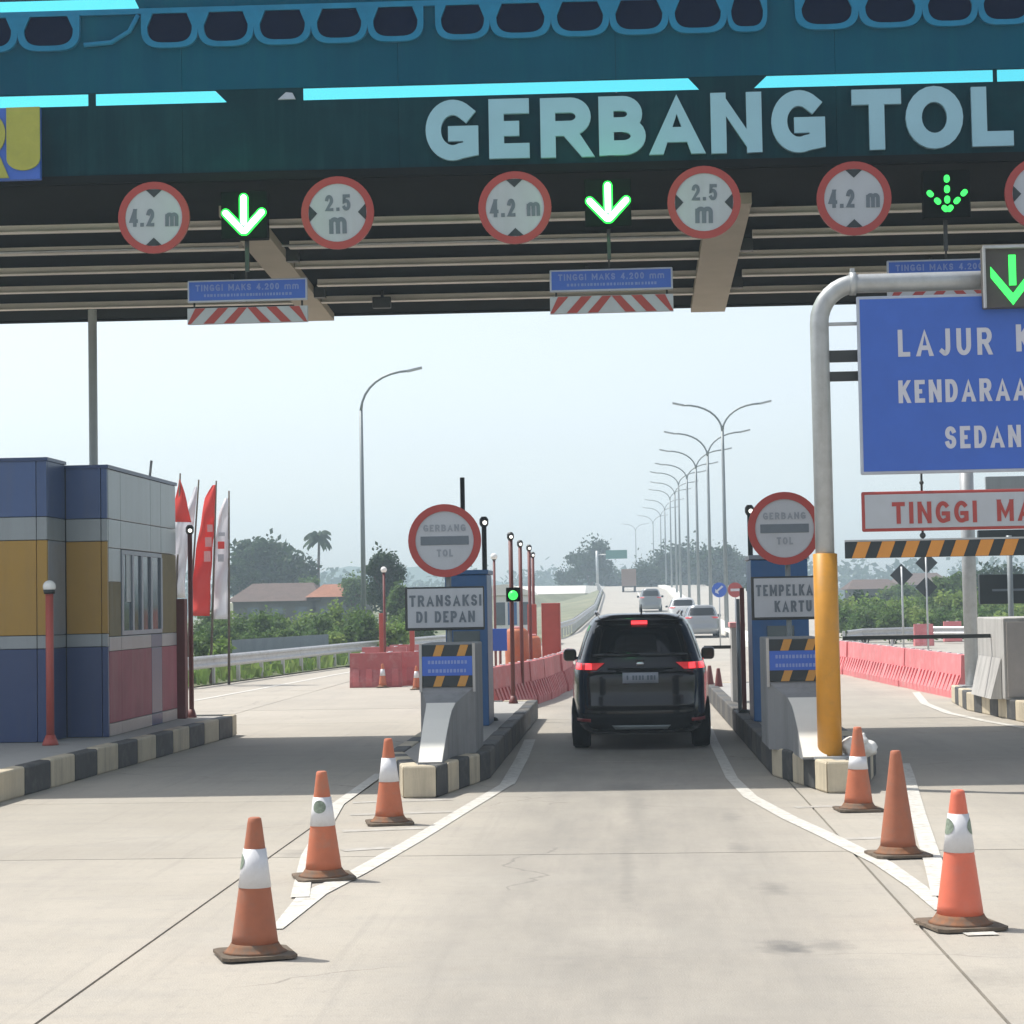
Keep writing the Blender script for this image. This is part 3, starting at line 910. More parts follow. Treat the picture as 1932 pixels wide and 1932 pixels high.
mbw = MB().tube([(xa, YG - .03, ZB + .06), ((xa + xb) / 2, YG - .03, ZB + .08), (xb - .1, YG - .03, ZB + .2), (xb, YG - .03, ZT - .01)], .028, 8)
cpart('scallop_tail', mbw, MT['orn'])
cpart('added_sun_screen', MB().box(XL, XR, YG + .062, YG + 2.6, ZU0 - .12, ZU0 - .04), MT['soffit'])  # added unseen slab, blocks the sun from shining through the slot
cpart('added_top_sun_screen', MB().box(XL, XR, YG + .042, YG + 1.6, ZU0 + .62, ZU0 + .70), MT['soffit'])  # added likewise, keeps sun out of the upper left slot
# letters
LT = [('G', 805, 904, 191, 305), ('E', 924, 1000, 189, 301), ('R', 1021, 1119, 187, 299), ('B', 1131, 1219, 184, 295), ('A', 1228, 1328, 181, 293), ('N', 1342, 1438, 177, 291), ('G', 1456, 1557, 173, 290), ('T', 1608, 1701, 171, 285), ('O', 1709, 1817, 165, 283), ('L', 1833, 1911, 166, 278)]
for ch, xa, xb, ya, yb in LT:
    (x0, z0), (x1, _), (_, z1) = gz(xa, yb), gz(xb, yb), gz((xa + xb) / 2, ya)
    z0 = gz((xa + xb) / 2, yb)[1]
    cpart('letter', text(ch, x0, x1, z0, z1, YG - .02, .05, .25), MT['letter'])
# soffit, roof, purlins, beams
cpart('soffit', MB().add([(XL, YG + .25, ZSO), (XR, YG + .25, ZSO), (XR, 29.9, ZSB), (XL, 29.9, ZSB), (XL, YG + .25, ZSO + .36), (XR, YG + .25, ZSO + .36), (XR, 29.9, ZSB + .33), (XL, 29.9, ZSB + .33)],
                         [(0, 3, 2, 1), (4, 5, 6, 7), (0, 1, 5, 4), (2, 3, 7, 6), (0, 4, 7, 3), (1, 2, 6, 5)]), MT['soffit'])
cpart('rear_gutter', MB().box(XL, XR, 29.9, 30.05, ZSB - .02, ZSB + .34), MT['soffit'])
zso = lambda y: ZSO + (ZSB - ZSO) * (y - 22.25) / 7.65
BEAMS = ((-10.6, -10.2), (-4.72, -4.32), (1.05, 1.56), (7.2, 7.6))
for k, y in enumerate((24.0, 25.15, 26.3, 27.45, 28.6)):
    z = zso(y)
    cuts = [XL] + [q for bx in BEAMS for q in (bx[0], bx[1] + (.12 if k % 2 else .0))] + [XR]
    for xa, xb in zip(cuts[::2], cuts[1::2]):
        cpart('purlin', MB().box(xa + .004, xb - .004, y, y + .07, z - .10, z - .003).box(xa + .004, xb - .004, y - .06, y - .0005, z - .10, z - .088), MT['purlin'])
for x0, x1 in BEAMS:
    ya, yb = 23.3, 29.88
    za, zb_ = zso(ya), zso(yb)
    cpart('beam', MB().add([(x0, ya, za - .13), (x1, ya, za - .13), (x1, yb, zb_ - .11), (x0, yb, zb_ - .11), (x0, ya, za - .002), (x1, ya, za - .002), (x1, yb, zb_ - .002), (x0, yb, zb_ - .002)],
                           [(0, 3, 2, 1), (4, 5, 6, 7), (0, 1, 5, 4), (2, 3, 7, 6), (0, 4, 7, 3), (1, 2, 6, 5)]), MT['beam'])
    for y in (25.6, 27.9):
        cpart('beam_cleat', MB().box(x1 + .002, x1 + .16, y, y + .12, zso(y) - .16, zso(y) - .003), MT['dark'])
cpart('conduit', MB().tube([(-9, 24.9, zso(24.9) - .12), (-4.8, 24.9, zso(24.9) - .12)], .016, 8).tube([(-4.25, 24.9, zso(24.9) - .12), (1, 24.9, zso(24.9) - .12)], .016, 8), MT['galv'])
for x, y in ((-5.3, 26.9), (-.45, 26.9), (4.2, 26.9), (-3.4, 28.2), (3.0, 28.2)):
    lf_ = cpart('floodlight', MB().box(x - .13, x + .13, y, y + .10, zso(y) - .27, zso(y) - .11), MT['dark'], bev=.012)
    cpart('floodlight_arm', MB().box(x - .02, x + .02, y + .101, y + .13, zso(y) - .2, zso(y) - .004), MT['dark'], lf_)
p = at(176, 800, 28.6)
part('column', MB().tube([(p.x, p.y, .29), (p.x, p.y, 6.24)], .065, 12), MT['column'], can)

# name board with yellow letter at the left edge
p0, p1 = at(-160, 275, 21.7), at(78, 275, 21.7)
nb = thing('name_board', 'blue board with yellow letter U at the top left of the canopy', 'sign', (p1.x - .5, 21.7, 6.5))
zt, zb = at(40, 205, 21.7).z, at(40, 341, 21.7).z
part('board', MB().box(p0.x, p1.x, 21.64, 21.72, zb, zt), MT['blue'], nb, .008)
MT['logo_y'] = mat('logo_yellow', (.36, .37, .06), .5)
ux0, ux1 = at(13, 270, 21.64).x, at(76, 270, 21.64).x
arc = [((ux0 + ux1) / 2 + (ux1 - ux0) / 2 * math.cos(a), at(40, 300, 21.64).z + (at(40, 300, 21.64).z - at(40, 322, 21.64).z) * math.sin(a)) for a in [math.pi + math.pi * k / 14 for k in range(15)]]
part('letter_shape', MB().prism([(ux0, zt - .004)] + arc + [(ux1, zt - .004)], 21.62, 21.639), MT['logo_y'], nb)
x0 = at(-70, 300, 21.64).x; x1 = at(8, 300, 21.64).x
part('letter_shape', text('R', x0, x1 + .03, zb + .02, zt - .05, 21.639, .02, .3), MT['logo_y'], nb)


# round limit signs ---------------------------------------------------------------
def limit_sign(px, py, r, kind, label):
    tilt = random.uniform(-.018, .018)
    Y = 21.75
    c = at(px, py, Y)
    rr = r * mpp(c)
    t = thing('height_limit_sign' if kind == 'h' else 'width_limit_sign', label, 'road sign', (c.x, Y, c.z - rr),
              'round height limit signs on the canopy' if kind == 'h' else 'round width limit signs on the canopy')
    t.rotation_euler = (random.uniform(-.02, .02), tilt, 0)
    part('face', MB().disc(c.x, c.z, rr * .97, Y - .012, Y + .012), MT['white'], t)
    part('ring', MB().ring(c.x, c.z, rr * .80, rr, Y - .022, Y + .02), MT['red'], t)
    part('bracket', MB().box(c.x - .03, c.x + .03, Y + .012, Y + .27, c.z - .03, c.z + .03).box(c.x - .03, c.x + .03, Y + .012, Y + .27, c.z + .22, c.z + .28), MT['dark'], t)
    k = rr * .80
    for s in (-1, 1):
        w_ = k * .30
        if kind == 'h':
            tri = [(c.x - w_, c.z + s * k * .98), (c.x, c.z + s * k * .70), (c.x + w_, c.z + s * k * .98)]
        else:
            tri = [(c.x + s * k * .98, c.z - w_), (c.x + s * k * .70, c.z), (c.x + s * k * .98, c.z + w_)]
        part('marker', MB().prism(tri, Y - .017, Y - .0125), MT['blackp'], t)
    if kind == 'h':
        part('lettering', text('4.2 m', c.x - k * .86, c.x + k * .86, c.z - k * .31, c.z + k * .31, Y - .0125, .004, .2), MT['ink'], t)
    else:
        part('lettering', text('2.5', c.x - k * .42, c.x + k * .45, c.z + k * .06, c.z + k * .62, Y - .0125, .004, .2), MT['ink'], t)
        part('lettering', text('m', c.x - k * .30, c.x + k * .30, c.z - k * .72, c.z + k * .02, Y - .0125, .004, .2), MT['ink'], t)


limit_sign(290, 411, 68, 'h', 'round 4.2 m height limit sign left of the left green arrow')
limit_sign(972, 392, 69, 'h', 'round 4.2 m height limit sign left of the middle green arrow')
limit_sign(1610, 375, 70, 'h', 'round 4.2 m height limit sign above the portal pole')
limit_sign(638, 402, 69, 'w', 'round 2.5 m width limit sign right of the left green arrow')
limit_sign(1327, 382, 69, 'w', 'round 2.5 m width limit sign right of the middle green arrow')
limit_sign(1966, 365, 70, 'w', 'round 2.5 m width limit sign cut by the right edge')


# green arrow signals ----------------------------------------------------------------
def arrow_signal(px, py, label, dim=False):
    Y = 21.7
    c = at(px, py, Y)
    s = 43 * mpp(c)
    t = thing('lane_signal', label, 'traffic signal', (c.x, Y, c.z - s), 'green arrow lane signals on the canopy')
    part('housing', MB().box(c.x - s * 1.02, c.x + s * 1.02, Y + .01, Y + .16, c.z - s * 1.05, c.z + s * 1.05), MT['led_black'], t, .01)
    part('hanger', MB().box(c.x - .02, c.x + .02, Y + .16, Y + .2, c.z - s * 2.4, c.z + s).box(c.x - .12, c.x + .12, Y + .16, Y + .29, c.z - .04, c.z + .04), MT['dark'], t)
    W = s * .17
    m = MT['green_led2'] if dim else MT['green_led']

    def bar(a, b, wd, y0, mm, nm):
        a, b = Vector((a[0], 0, a[1])), Vector((b[0], 0, b[1]))
        d = (b - a).normalized(); nrm = Vector((-d.z, 0, d.x))
        poly = []
        for e, sg in ((a, 1), (b, -1)):
            for k in range(7):
                ang = -math.pi / 2 + math.pi * k / 6
                q = e + (-d * math.cos(ang) * sg + nrm * math.sin(ang) * -sg) * wd
                poly.append((q.x, q.z))
        return MB().prism(poly, y0, Y + .009)
    segs = [((c.x, c.z + s * .75), (c.x, c.z - s * .35)), ((c.x - s * .80, c.z + s * .08), (c.x - s * .05, c.z - s * .72)), ((c.x + s * .80, c.z + s * .08), (c.x + s * .05, c.z - s * .72))]
    if not dim:      # the lamp throws its green light on the canopy round it
        ld = bpy.data.lights.new('signal_glow', 'POINT'); ld.energy = 7; ld.color = (.08, 1, .16); ld.shadow_soft_size = .12
        lo = bpy.data.objects.new('signal_glow', ld); C.objects.link(lo); lo.parent = t; lo.location = (0, -.34, s)
        for i, (a, b) in enumerate(segs):
            part('arrow_stroke', bar(a, b, W * 1.22, Y - .004 - .003 * i, m, ''), m, t)
            part('light_core', bar(a, b, W * .74, Y - .014 - .003 * i, m, ''), MT['green_core'], t)
    else:
        for a, b in segs:
            a, b = Vector((a[0], a[1])), Vector((b[0], b[1]))
            for k in range(3):
                q = a.lerp(b, .04 + k * .42)
                e = a.lerp(b, .13 + k * .42)
                part('arrow_lamp', bar(q, e, W * .72, Y - .004, m, ''), m, t)


arrow_signal(460, 405, 'bright green arrow signal left of the GERBANG letters')
arrow_signal(1147, 382, 'bright green arrow signal over the middle lane')
arrow_signal(1787, 365, 'dimmer green arrow signal of separate lamps over the right lane', True)


# hanging clearance plates -------------------------------------------------------------
def clearance(px, wpx, y0, y1, y2, y3, label):
    Y = 22.6
    c = at(px, (y0 + y1) / 2, Y)
    k = mpp(c)
    hw = wpx / 2 * k
    z = lambda y: at(px, y, Y).z
    t = thing('clearance_sign', label, 'hanging sign', (c.x, Y, z(y3)), 'blue clearance plates with striped bars hung over the lanes')
    part('plate', MB().box(c.x - hw, c.x + hw, Y - .02, Y + .02, z(y1), z(y0)), MT['edge'], t, .012)
    part('panel', MB().box(c.x - hw + .022, c.x + hw - .022, Y - .026, Y - .0205, z(y1) + .022, z(y0) - .022), MT['blue'], t)
    part('lettering', text('TINGGI MAKS 4.200 mm', c.x - hw * .86, c.x + hw * .86, z(y0 + 21), z(y0 + 9), Y - .0265, .004, .2), MT['bluetext'], t)
    sm = MB()
    x = c.x - hw * .72
    while x < c.x + hw * .72:
        wd = random.uniform(.014, .03)
        sm.box(x, x + wd, Y - .030, Y - .0265, z(y0 + 32), z(y0 + 27)); x += wd + random.uniform(.010, .02)
    part('small_print', sm, MT['bluetext'], t)
    bar = part('bar', MB().box(c.x - hw, c.x + hw, Y - .03, Y + .03, z(y3), z(y2)), MT['white'], t)
    zb_, zt_ = z(y3) + .003, z(y2) - .003
    sl_ = .17
    for s in (-1, 1):
        for q in (.10, .44, .82):
            a = q * hw
            if q == .82:
                poly = [(a + s * 0, zt_)]
            xa, xb = c.x + s * a, c.x + s * (a + hw * .17)
            poly = [(xa + s * sl_ * .5, zb_), (min(max(xb + s * sl_ * .5, c.x - hw + .002), c.x + hw - .002), zb_), (xb - s * sl_ * .5, zt_), (xa - s * sl_ * .5 if q > .2 else c.x + s * .002, zt_)]
            if s < 0: poly = poly[::-1]
            part('red_stripe', MB().prism(poly, Y - .035, Y - .0305), MT['red'], bar)
    part('rod', MB().tube([(c.x - .02, Y + .03, z(y1) - .0), (c.x - .02, Y + .03, 6.5)], .012, 6).tube([(c.x + hw * .9, Y + .03, z(y2)), (c.x + hw * .9, Y + .03, z(y1))], .012, 6).tube([(c.x - hw * .9, Y + .03, z(y2)), (c.x - hw * .9, Y + .03, z(y1))], .012, 6), MT['dark'], t)


clearance(467, 228, 527, 569, 580, 610, 'blue TINGGI MAKS plate over a red striped bar, left of the three')
clearance(1153, 232, 507, 549, 558, 590, 'blue TINGGI MAKS plate over a red striped bar, middle lane')
clearance(1790, 232, 489, 530, 541, 572, 'blue TINGGI MAKS plate over a red striped bar, behind the portal beam')

# ================================================================== TOLL BOOTH
bt = thing('toll_booth', 'blue, grey and ochre panelled toll booth at the left edge', 'toll booth', (-7.5, 25.8, .29))
XB = -6.38
part('core', MB().box(-9.55, XB - .05, 24.36, 28.05, .29, 3.55).box(-9.55, -6.96, 23.56, 24.36, .29, 3.58), MT['dark'], bt)
zb_ = [(.29, 1.40, 'b_navy'), (1.40, 1.56, 'b_grey'), (1.56, 2.70, 'b_ochre'), (2.70, 2.98, 'b_grey'), (2.98, 3.63, 'b_blue')]
g = .0035
for (x0, x1) in ((-9.55, -9.0), (-9.0, -8.0), (-8.0, -7.03), (-7.03, -6.9)):
    for z0, z1, mm in zb_:
        part('panel', MB().box(x0 + g, x1 - g, 23.5, 23.555, z0 + g, z1 + (.05 if z1 > 3 else -g)), MT[mm], bt, .006)
for z0, z1, mm in zb_:      # return of the bay
    part('panel', MB().box(-6.955, -6.902, 23.56, 24.28, z0 + g, z1 + (.05 if z1 > 3 else -g)), MT['wframe' if mm == 'b_ochre' else mm], bt, .006)
for (x0, x1) in ((-6.9, -6.46), (-6.46, XB)):
    for z0, z1, mm in zb_:
        part('panel', MB().box(x0 + g, x1 - g, 24.3, 24.355, z0 + g, z1 - g), MT[mm], bt, .006)
sb = [(.29, .45, 'b_beige'), (.45, 1.34, 'b_pink_refl'), (1.34, 1.52, 'b_grey'), (1.52, 2.62, 'b_olive'), (2.62, 2.98, 'b_light'), (2.98, 3.60, 'b_light')]
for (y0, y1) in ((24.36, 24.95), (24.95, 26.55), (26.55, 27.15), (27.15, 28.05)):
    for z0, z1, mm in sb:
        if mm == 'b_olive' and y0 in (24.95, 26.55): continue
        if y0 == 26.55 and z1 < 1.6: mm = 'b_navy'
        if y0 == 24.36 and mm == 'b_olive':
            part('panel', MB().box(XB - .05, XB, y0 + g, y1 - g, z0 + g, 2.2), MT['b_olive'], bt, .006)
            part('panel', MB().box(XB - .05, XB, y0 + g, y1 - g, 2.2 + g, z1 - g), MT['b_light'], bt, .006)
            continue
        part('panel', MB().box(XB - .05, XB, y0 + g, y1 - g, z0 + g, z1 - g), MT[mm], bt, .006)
wn = part('window', MB().box(XB - .05, XB - .012, 24.96, 27.14, 1.53, 2.61), MT['glass'], bt)
fr = MB().box(XB - .012, XB + .01, 24.96, 27.14, 1.53, 1.585).box(XB - .012, XB + .01, 24.96, 27.14, 2.555, 2.61)
for y in (24.96, 25.5, 25.98, 26.5, 27.08): fr.box(XB - .012, XB + .012, y, y + .09, 1.585, 2.555)
part('frame', fr, MT['wframe'], wn)
part('blind', MB().box(XB - .0118, XB - .004, 25.24, 25.5, 1.95, 2.555), MT['b_light'], wn)
part('roof_coping', MB().box(-9.58, XB + .02, 24.28, 28.08, 3.6, 3.645).box(-9.58, -6.88, 23.47, 24.28, 3.65, 3.69), MT['b_navy'], bt)
q = at(282, 900, 26.6)
part('aerial', MB().tube([(q.x, 26.6, 3.6), (q.x + .03, 26.6, 3.86)], .018, 6), MT['galv'], bt)


# posts with globe lamps ------------------------------------------------------------------
def globe_post(px, pyt, Y, zb, label, r=.08, pr=.045, m='redpost', bulb=True, group=None, hd=False, name='globe_lamp_post'):
    c = at(px, pyt, Y)
    t = thing(name, label, 'lamp post', (c.x, Y, zb), group)
    part('pole', MB().tube([(c.x, Y, zb), (c.x, Y, c.z - r * .8)], pr, 10), MT[m], t)
    part('foot', MB().lathe((c.x, Y, zb), [(pr * 2.1, 0), (pr * 2.0, .03), (pr * 1.15, .12)], 12), MT[m], t)
    if hd:
        part('lamp_head', MB().lathe((c.x, Y, c.z - r), [(r * .7, 0), (r, r * .6), (r, r * 1.6), (r * .55, r * 2.2)], 12), MT['dark'], t)
        part('bulb', MB().ball((c.x + r * .2, Y - r * .72, c.z - r * .15), r * .52, 10, 6), MT['bulb_lit'], t)
    else:
        part('globe', MB().ball((c.x, Y, c.z), r), MT['bulb'], t)
        part('collar', MB().lathe((c.x, Y, c.z - r * 1.1), [(pr * 1.4, 0), (pr * 1.6, .05)], 10), MT['dark'], t)


globe_post(93, 1107, 23.0, .29, 'red post with a white globe in front of the booth', .076, .046)
globe_post(358, 1000, 28.5, .29, 'thin maroon lamp post at the rear end of the booth island', .06, .035, 'maroon', hd=True)
globe_post(724, 1075, 47, .0, 'thin maroon post with a white globe by the left red barriers', .075, .03, 'maroon')
globe_post(913, 985, 27.2, .29, 'dark lamp pole behind the left blue kiosk', .062, .035, 'dark', hd=True)
globe_post(1414, 963, 27.2, .29, 'dark lamp pole behind the right blue kiosk', .062, .035, 'dark', hd=True)
for i, (px, py, Y) in enumerate([(963, 1012, 31.2), (981, 1026, 36), (998, 1034, 39.5), (1005, 1047, 45)]):
    globe_post(px, py, Y, .29 if i == 0 else 0, ['tallest maroon lamp pole behind the left island', 'second maroon lamp pole beyond the curving barriers', 'third maroon lamp pole beyond the curving barriers', 'farthest maroon lamp pole beyond the curving barriers'][i], .055, .035, 'maroon', hd=True, group='maroon lamp poles receding beyond the left island')
globe_post(932, 1050, 52, 0, 'pale thin lamp pole seen right of the left blue kiosk', .09, .035, 'maroon')
p = at(339, 1130, 28.3)
solo('maroon_post', MB().box(p.x - .09, p.x + .09, 28.21, 28.39, .29, p.z), MT['maroon'], 'thick square maroon post behind the booth corner', 'post', bev=.01)
p = at(872, 901, 27.6)
solo('dark_post', MB().tube([(p.x, 27.6, .29), (p.x, 27.6, p.z)], .033, 8).box(p.x - .05, p.x + .05, 27.55, 27.65, .29, .31), MT['dark'], 'dark bare post rising above the left round GERBANG TOL sign', 'post')


# flags ---------------------------------------------------------------------------------
def banner(pole_top, pole_bot, outline, cols, label, Y):
    """outline: left and right picture x at several y; cols: list of (y0, y1, material, part name)"""
    pt, pb = at(*pole_top, Y), at(*pole_bot, Y)
    t = thing('banner_flag', label, 'flag', (pb.x, Y, 0), 'tall banner flags behind the booth')
    part('pole', MB().tube([(pb.x, Y, 0), tuple(pt)], [.035, .02], 8), MT['trunk'], t)

    def lr(y):
        for (ya, la, ra), (yb, lb, rb) in zip(outline, outline[1:]):
            if ya <= y <= yb:
                k = (y - ya) / (yb - ya); return la + (lb - la) * k, ra + (rb - ra) * k
        return outline[-1][1:]
    for y0, y1, mm, nm in cols:
        nu, nv = 7, max(3, int((y1 - y0) / 12))
        mb = MB()
        vs = []
        for j in range(nv + 1):
            y = y0 + (y1 - y0) * j / nv
            a, b = lr(y)
            for i in range(nu + 1):
                s = i / nu
                q = at(a + (b - a) * s, y, Y)
                vs.append((q.x, Y - .03 + .10 * math.sin(s * 4.2 + y * .035) * (1 - s * .7) + .04 * math.sin(y * .09), q.z))
        fs = [(j * (nu + 1) + i, j * (nu + 1) + i + 1, (j + 1) * (nu + 1) + i + 1, (j + 1) * (nu + 1) + i) for j in range(nv) for i in range(nu)]
        mb.add(vs, fs, True)
        o = part(nm, mb, MT[mm], t)
        so_ = o.modifiers.new('thick', 'SOLIDIFY'); so_.thickness = .008
    return t


YF = 48
t1 = banner((340, 893), (327, 1290), [(905, 338, 341), (940, 329, 352), (990, 326, 362), (1030, 328, 352), (1130, 327, 350)], [(905, 985, 'flag_r', 'red_cloth'), (985, 1128, 'flag_w', 'white_cloth')], 'red and white banner flag beside the booth corner', YF)
t2 = banner((375, 905), (350, 1295), [(918, 366, 372), (960, 352, 370), (1010, 330, 362), (1060, 329, 352), (1110, 330, 350)], [(918, 1108, 'flag_w', 'white_cloth')], 'white banner flag on a leaning pole beside the red banner', YF + .8)
t3 = banner((408, 907), (397, 1290), [(915, 400, 407), (935, 386, 407), (1000, 378, 404), (1090, 364, 399), (1162, 359, 396)], [(915, 1162, 'flag_r', 'red_cloth')], 'red banner flag with pale printing', YF + .4)
t4 = banner((432, 926), (432, 1285), [(940, 423, 431), (970, 412, 431), (1060, 406, 431), (1168, 399, 430)], [(940, 1168, 'flag_w', 'white_cloth')], 'white banner flag with a red print, rightmost of the banners', YF + .6)


def print_patch(t, px0, px1, py0, py1, Y, m):
    a, b = at(px0, py1, Y), at(px1, py0, Y)
    part('print', MB().box(a.x, b.x, Y - .185, Y - .178, a.z, b.z), MT[m], t)


for args in ((390, 402, 1014, 1032, 'flag_p'), (388, 400, 1040, 1060, 'flag_p'), (394, 404, 990, 1004, 'flag_p')): print_patch(t3, args[0], args[1], args[2], args[3], YF + .4, args[4])
for args in ((414, 426, 1022, 1036, 'flag_r'), (415, 427, 1005, 1012, 'flag_g'), (414, 425, 1046, 1060, 'flag_g')): print_patch(t4, args[0], args[1], args[2], args[3], YF + .6, args[4])


# ================================================================== ISLAND FURNITURE
def crash_nose(side, label):
    """concrete nose block with striped panel; side -1 left island, +1 right island"""
    cx = -1.88 if side < 0 else 1.72
    t = thing('crash_cushion', label, 'crash cushion', (cx, 20.4, .29), 'concrete crash noses at the island heads')
    # sections front to back: (y, half width, height)
    secs = [(19.42, .12, .02), (19.6, .125, .14), (19.85, .13, .28), (20.1, .135, .40), (20.3, .14, .475), (20.5, .155, .54), (20.64, .19, .59), (20.74, .235, .64), (20.8, .285, .70)]
    mb = MB()
    vs = []
    for y, hw, h in secs:
        ox = side * (.285 - hw) * .35
        vs += [(cx + ox - hw, y, .288), (cx + ox + hw, y, .288), (cx + ox + hw, y, .288 + h), (cx + ox - hw, y, .288 + h)]
    fs = [(0, 1, 2, 3)]
    for i in range(len(secs) - 1):
        for k in range(4):
            a, b = 4 * i + k, 4 * i + (k + 1) % 4
            fs.append((a, a + 4, b + 4, b))
    n = 4 * (len(secs) - 1)
    fs.append((n + 3, n + 2, n + 1, n))
    mb.add(vs, fs)
    nose = part('sloped_nose', mb, MT['conc_shade'], t)
    pl = MB(); vs = []
    for y, hw, h in secs[:6]:
        ox = side * (.285 - hw) * .35
        vs += [(cx + ox - hw + .006, y - .006, .292 + h), (cx + ox + hw - .006, y - .006, .292 + h)]
    pl.add(vs, [(2 * i, 2 * i + 1, 2 * i + 3, 2 * i + 2) for i in range(5)])
    o = part('sunlit_slope', pl, MT['parapet'], nose)  # pale sheet paints sunlight on the slope of the darkened nose
    o.modifiers.new('thick', 'SOLIDIFY').thickness = .006
    part('back_block', MB().box(cx - .285, cx + .285, 20.803, 21.9, .288, 1.43), MT['conc_shade'], t, .015)
    part('edge_strip', MB().box(cx - .292, cx - .264, 20.765, 20.80, .93, 1.435).box(cx + .264, cx + .292, 20.765, 20.80, .93, 1.435), MT['conc_light'], t)
    pn = part('panel', MB().box(cx - .262, cx + .262, 20.775, 20.8, .985, 1.42), MT['blackp'], t, .004)
    part('blue_plate', MB().box(cx - .262, cx + .262, 20.768, 20.7748, 1.10, 1.30), MT['blue'], pn)
    for zz in (1.24, 1.15):
        sm = MB(); x = cx - .2
        while x < cx + .2:
            wd = random.uniform(.018, .03); sm.box(x, x + wd, 20.764, 20.7678, zz - .018, zz + .018); x += wd + .012
        part('small_print', sm, MT['bluetext'], pn)
    for z0, z1 in ((.987, 1.098), (1.302, 1.418)):
        for q in (-.15, .10):
            xa = cx + q
            part('stripe', MB().prism([(xa, z0), (xa + .085, z0), (xa + .125, z1), (xa + .04, z1)], 20.768, 20.7748), MT['ochre'], pn)
    return t


crash_nose(-1, 'grey concrete crash nose with striped panel on the left island')
crash_nose(1, 'grey concrete crash nose with striped panel beside the yellow pole')


def toll_sign(px, py, r, lines, wpx, hpx, pcy, label, side):
    Y = 22.1
    c = at(px, py, Y)
    k = mpp(c)
    rr = r * k
    t = thing('toll_sign', label, 'road sign', (c.x, Y, .29))
    part('post', MB().tube([(c.x + .03, Y + .06, .29), (c.x + .03, Y + .06, c.z)], .03, 10), MT['lamp'], t)
    fc = part('round_face', MB().disc(c.x, c.z, rr * .97, Y - .012, Y + .012), MT['white'], t)
    part('ring', MB().ring(c.x, c.z, rr * .80, rr, Y - .024, Y + .02), MT['red'], t)
    part('bar', MB().box(c.x - rr * .66, c.x + rr * .66, Y - .018, Y - .0125, c.z - rr * .12, c.z + rr * .12), MT['ink'], fc, .004)
    part('lettering', text('GERBANG', c.x - rr * .58, c.x + rr * .58, c.z + rr * .25, c.z + rr * .44, Y - .0125, .004, .22), MT['inkfade'], fc)
    part('lettering', text('TOL', c.x - rr * .22, c.x + rr * .22, c.z - rr * .44, c.z - rr * .24, Y - .0125, .004, .22), MT['inkfade'], fc)
    q = at(px + (0 if side < 0 else 14), pcy, Y)
    hw, hh = wpx / 2 * k, hpx / 2 * k
    part('plate_frame', MB().box(q.x - hw, q.x + hw, Y - .014, Y + .025, q.z - hh, q.z + hh), MT['dark'], t, .01)
    pl = part('plate', MB().box(q.x - hw + .03, q.x + hw - .012, Y - .022, Y - .0145, q.z - hh + .03, q.z + hh - .02), MT['white'], t, .006)
    for i, s in enumerate(lines):
        zz = q.z + hh * (.36 if i == 0 else -.38)
        wd = hw * (.93 if i == 0 else (.76 if side < 0 else .48))
        part('lettering', text(s, q.x - wd + .02, q.x + (wd if side < 0 or i else hw * .70), zz - hh * .26, zz + hh * .26, Y - .0225, .004, .20), MT['ink'], pl)


toll_sign(839, 1020, 69, ('TRANSAKSI', 'DI DEPAN'), 150, 82, 1148, 'round GERBANG TOL sign over a TRANSAKSI DI DEPAN plate on the left island', -1)
toll_sign(1480, 997, 69, ('TEMPELKAN', 'KARTU'), 152, 82, 1128, 'round GERBANG TOL sign over a TEMPELKAN KARTU plate beside the yellow pole', 1)


def kiosk(x0, x1, top, label):
    t = thing('payment_kiosk', label, 'payment kiosk', ((x0 + x1) / 2, 25.8, .29), 'blue payment kiosks on the islands')
    part('cabinet', MB().box(x0, x1, 25.5, 26.4, .29, top), MT['kiosk'], t, .015)
    part('cap', MB().box(x0 - .02, x1 + .02, 25.47, 26.43, top + .002, top + .06), MT['kiosk' if x0 < 0 else 'wframe'], t, .01)
    part('screen', MB().box((x0 + x1) / 2 - .17, (x0 + x1) / 2 + .17, 25.485, 25.499, 1.25, 1.5), MT['glass'], t)
    part('card_reader', MB().box((x0 + x1) / 2 - .12, (x0 + x1) / 2 + .12, 25.47, 25.499, .98, 1.12), MT['b_grey'], t, .006)
    part('plinth', MB().box(x0 + .03, x1 - .03, 25.53, 26.37, .285, .33), MT['dark'], t)


kiosk(-2.32, -1.78, 2.22, 'tall blue payment kiosk behind the TRANSAKSI DI DEPAN sign')
kiosk(1.58, 2.3, 2.34, 'tall blue payment kiosk behind the TEMPELKAN KARTU sign')
for px, Y, zt_, lb in ((922, 26.6, 2.0, 'maroon post with white pipe beside the left blue kiosk'), (1399, 27.5, 1.95, 'maroon post with white pipe beside the right blue kiosk')):
    q = at(px, 1200, Y)
    t = thing('marker_post', lb, 'post', (q.x, Y, .29))
    part('pole', MB().box(q.x - .01, q.x + .05, Y, Y + .06, .29, zt_ + .05), MT['maroon'], t)
    part('pipe', MB().tube([(q.x - .04, Y + .03, .29), (q.x - .04, Y + .03, zt_ - .1)], .026, 8), MT['b_light'], t)
    part('foot', MB().lathe((q.x + .02, Y + .03, .29), [(.09, 0), (.08, .03), (.05, .05)], 10), MT['dark'], t)
# green light on the first far pole
q = at(968, 1123, 31.0)
t = thing('signal_light', 'small lit green signal on the maroon pole beyond the left kiosk', 'traffic signal', (q.x, 31, q.z - .1))
part('housing', MB().box(q.x - .11, q.x + .11, 31.0, 31.12, q.z - .1, q.z + .12), MT['led_black'], t, .01)
part('lens', MB().ball((q.x, 31.0, q.z), .075, 12, 8), MT['green_led2'], t)

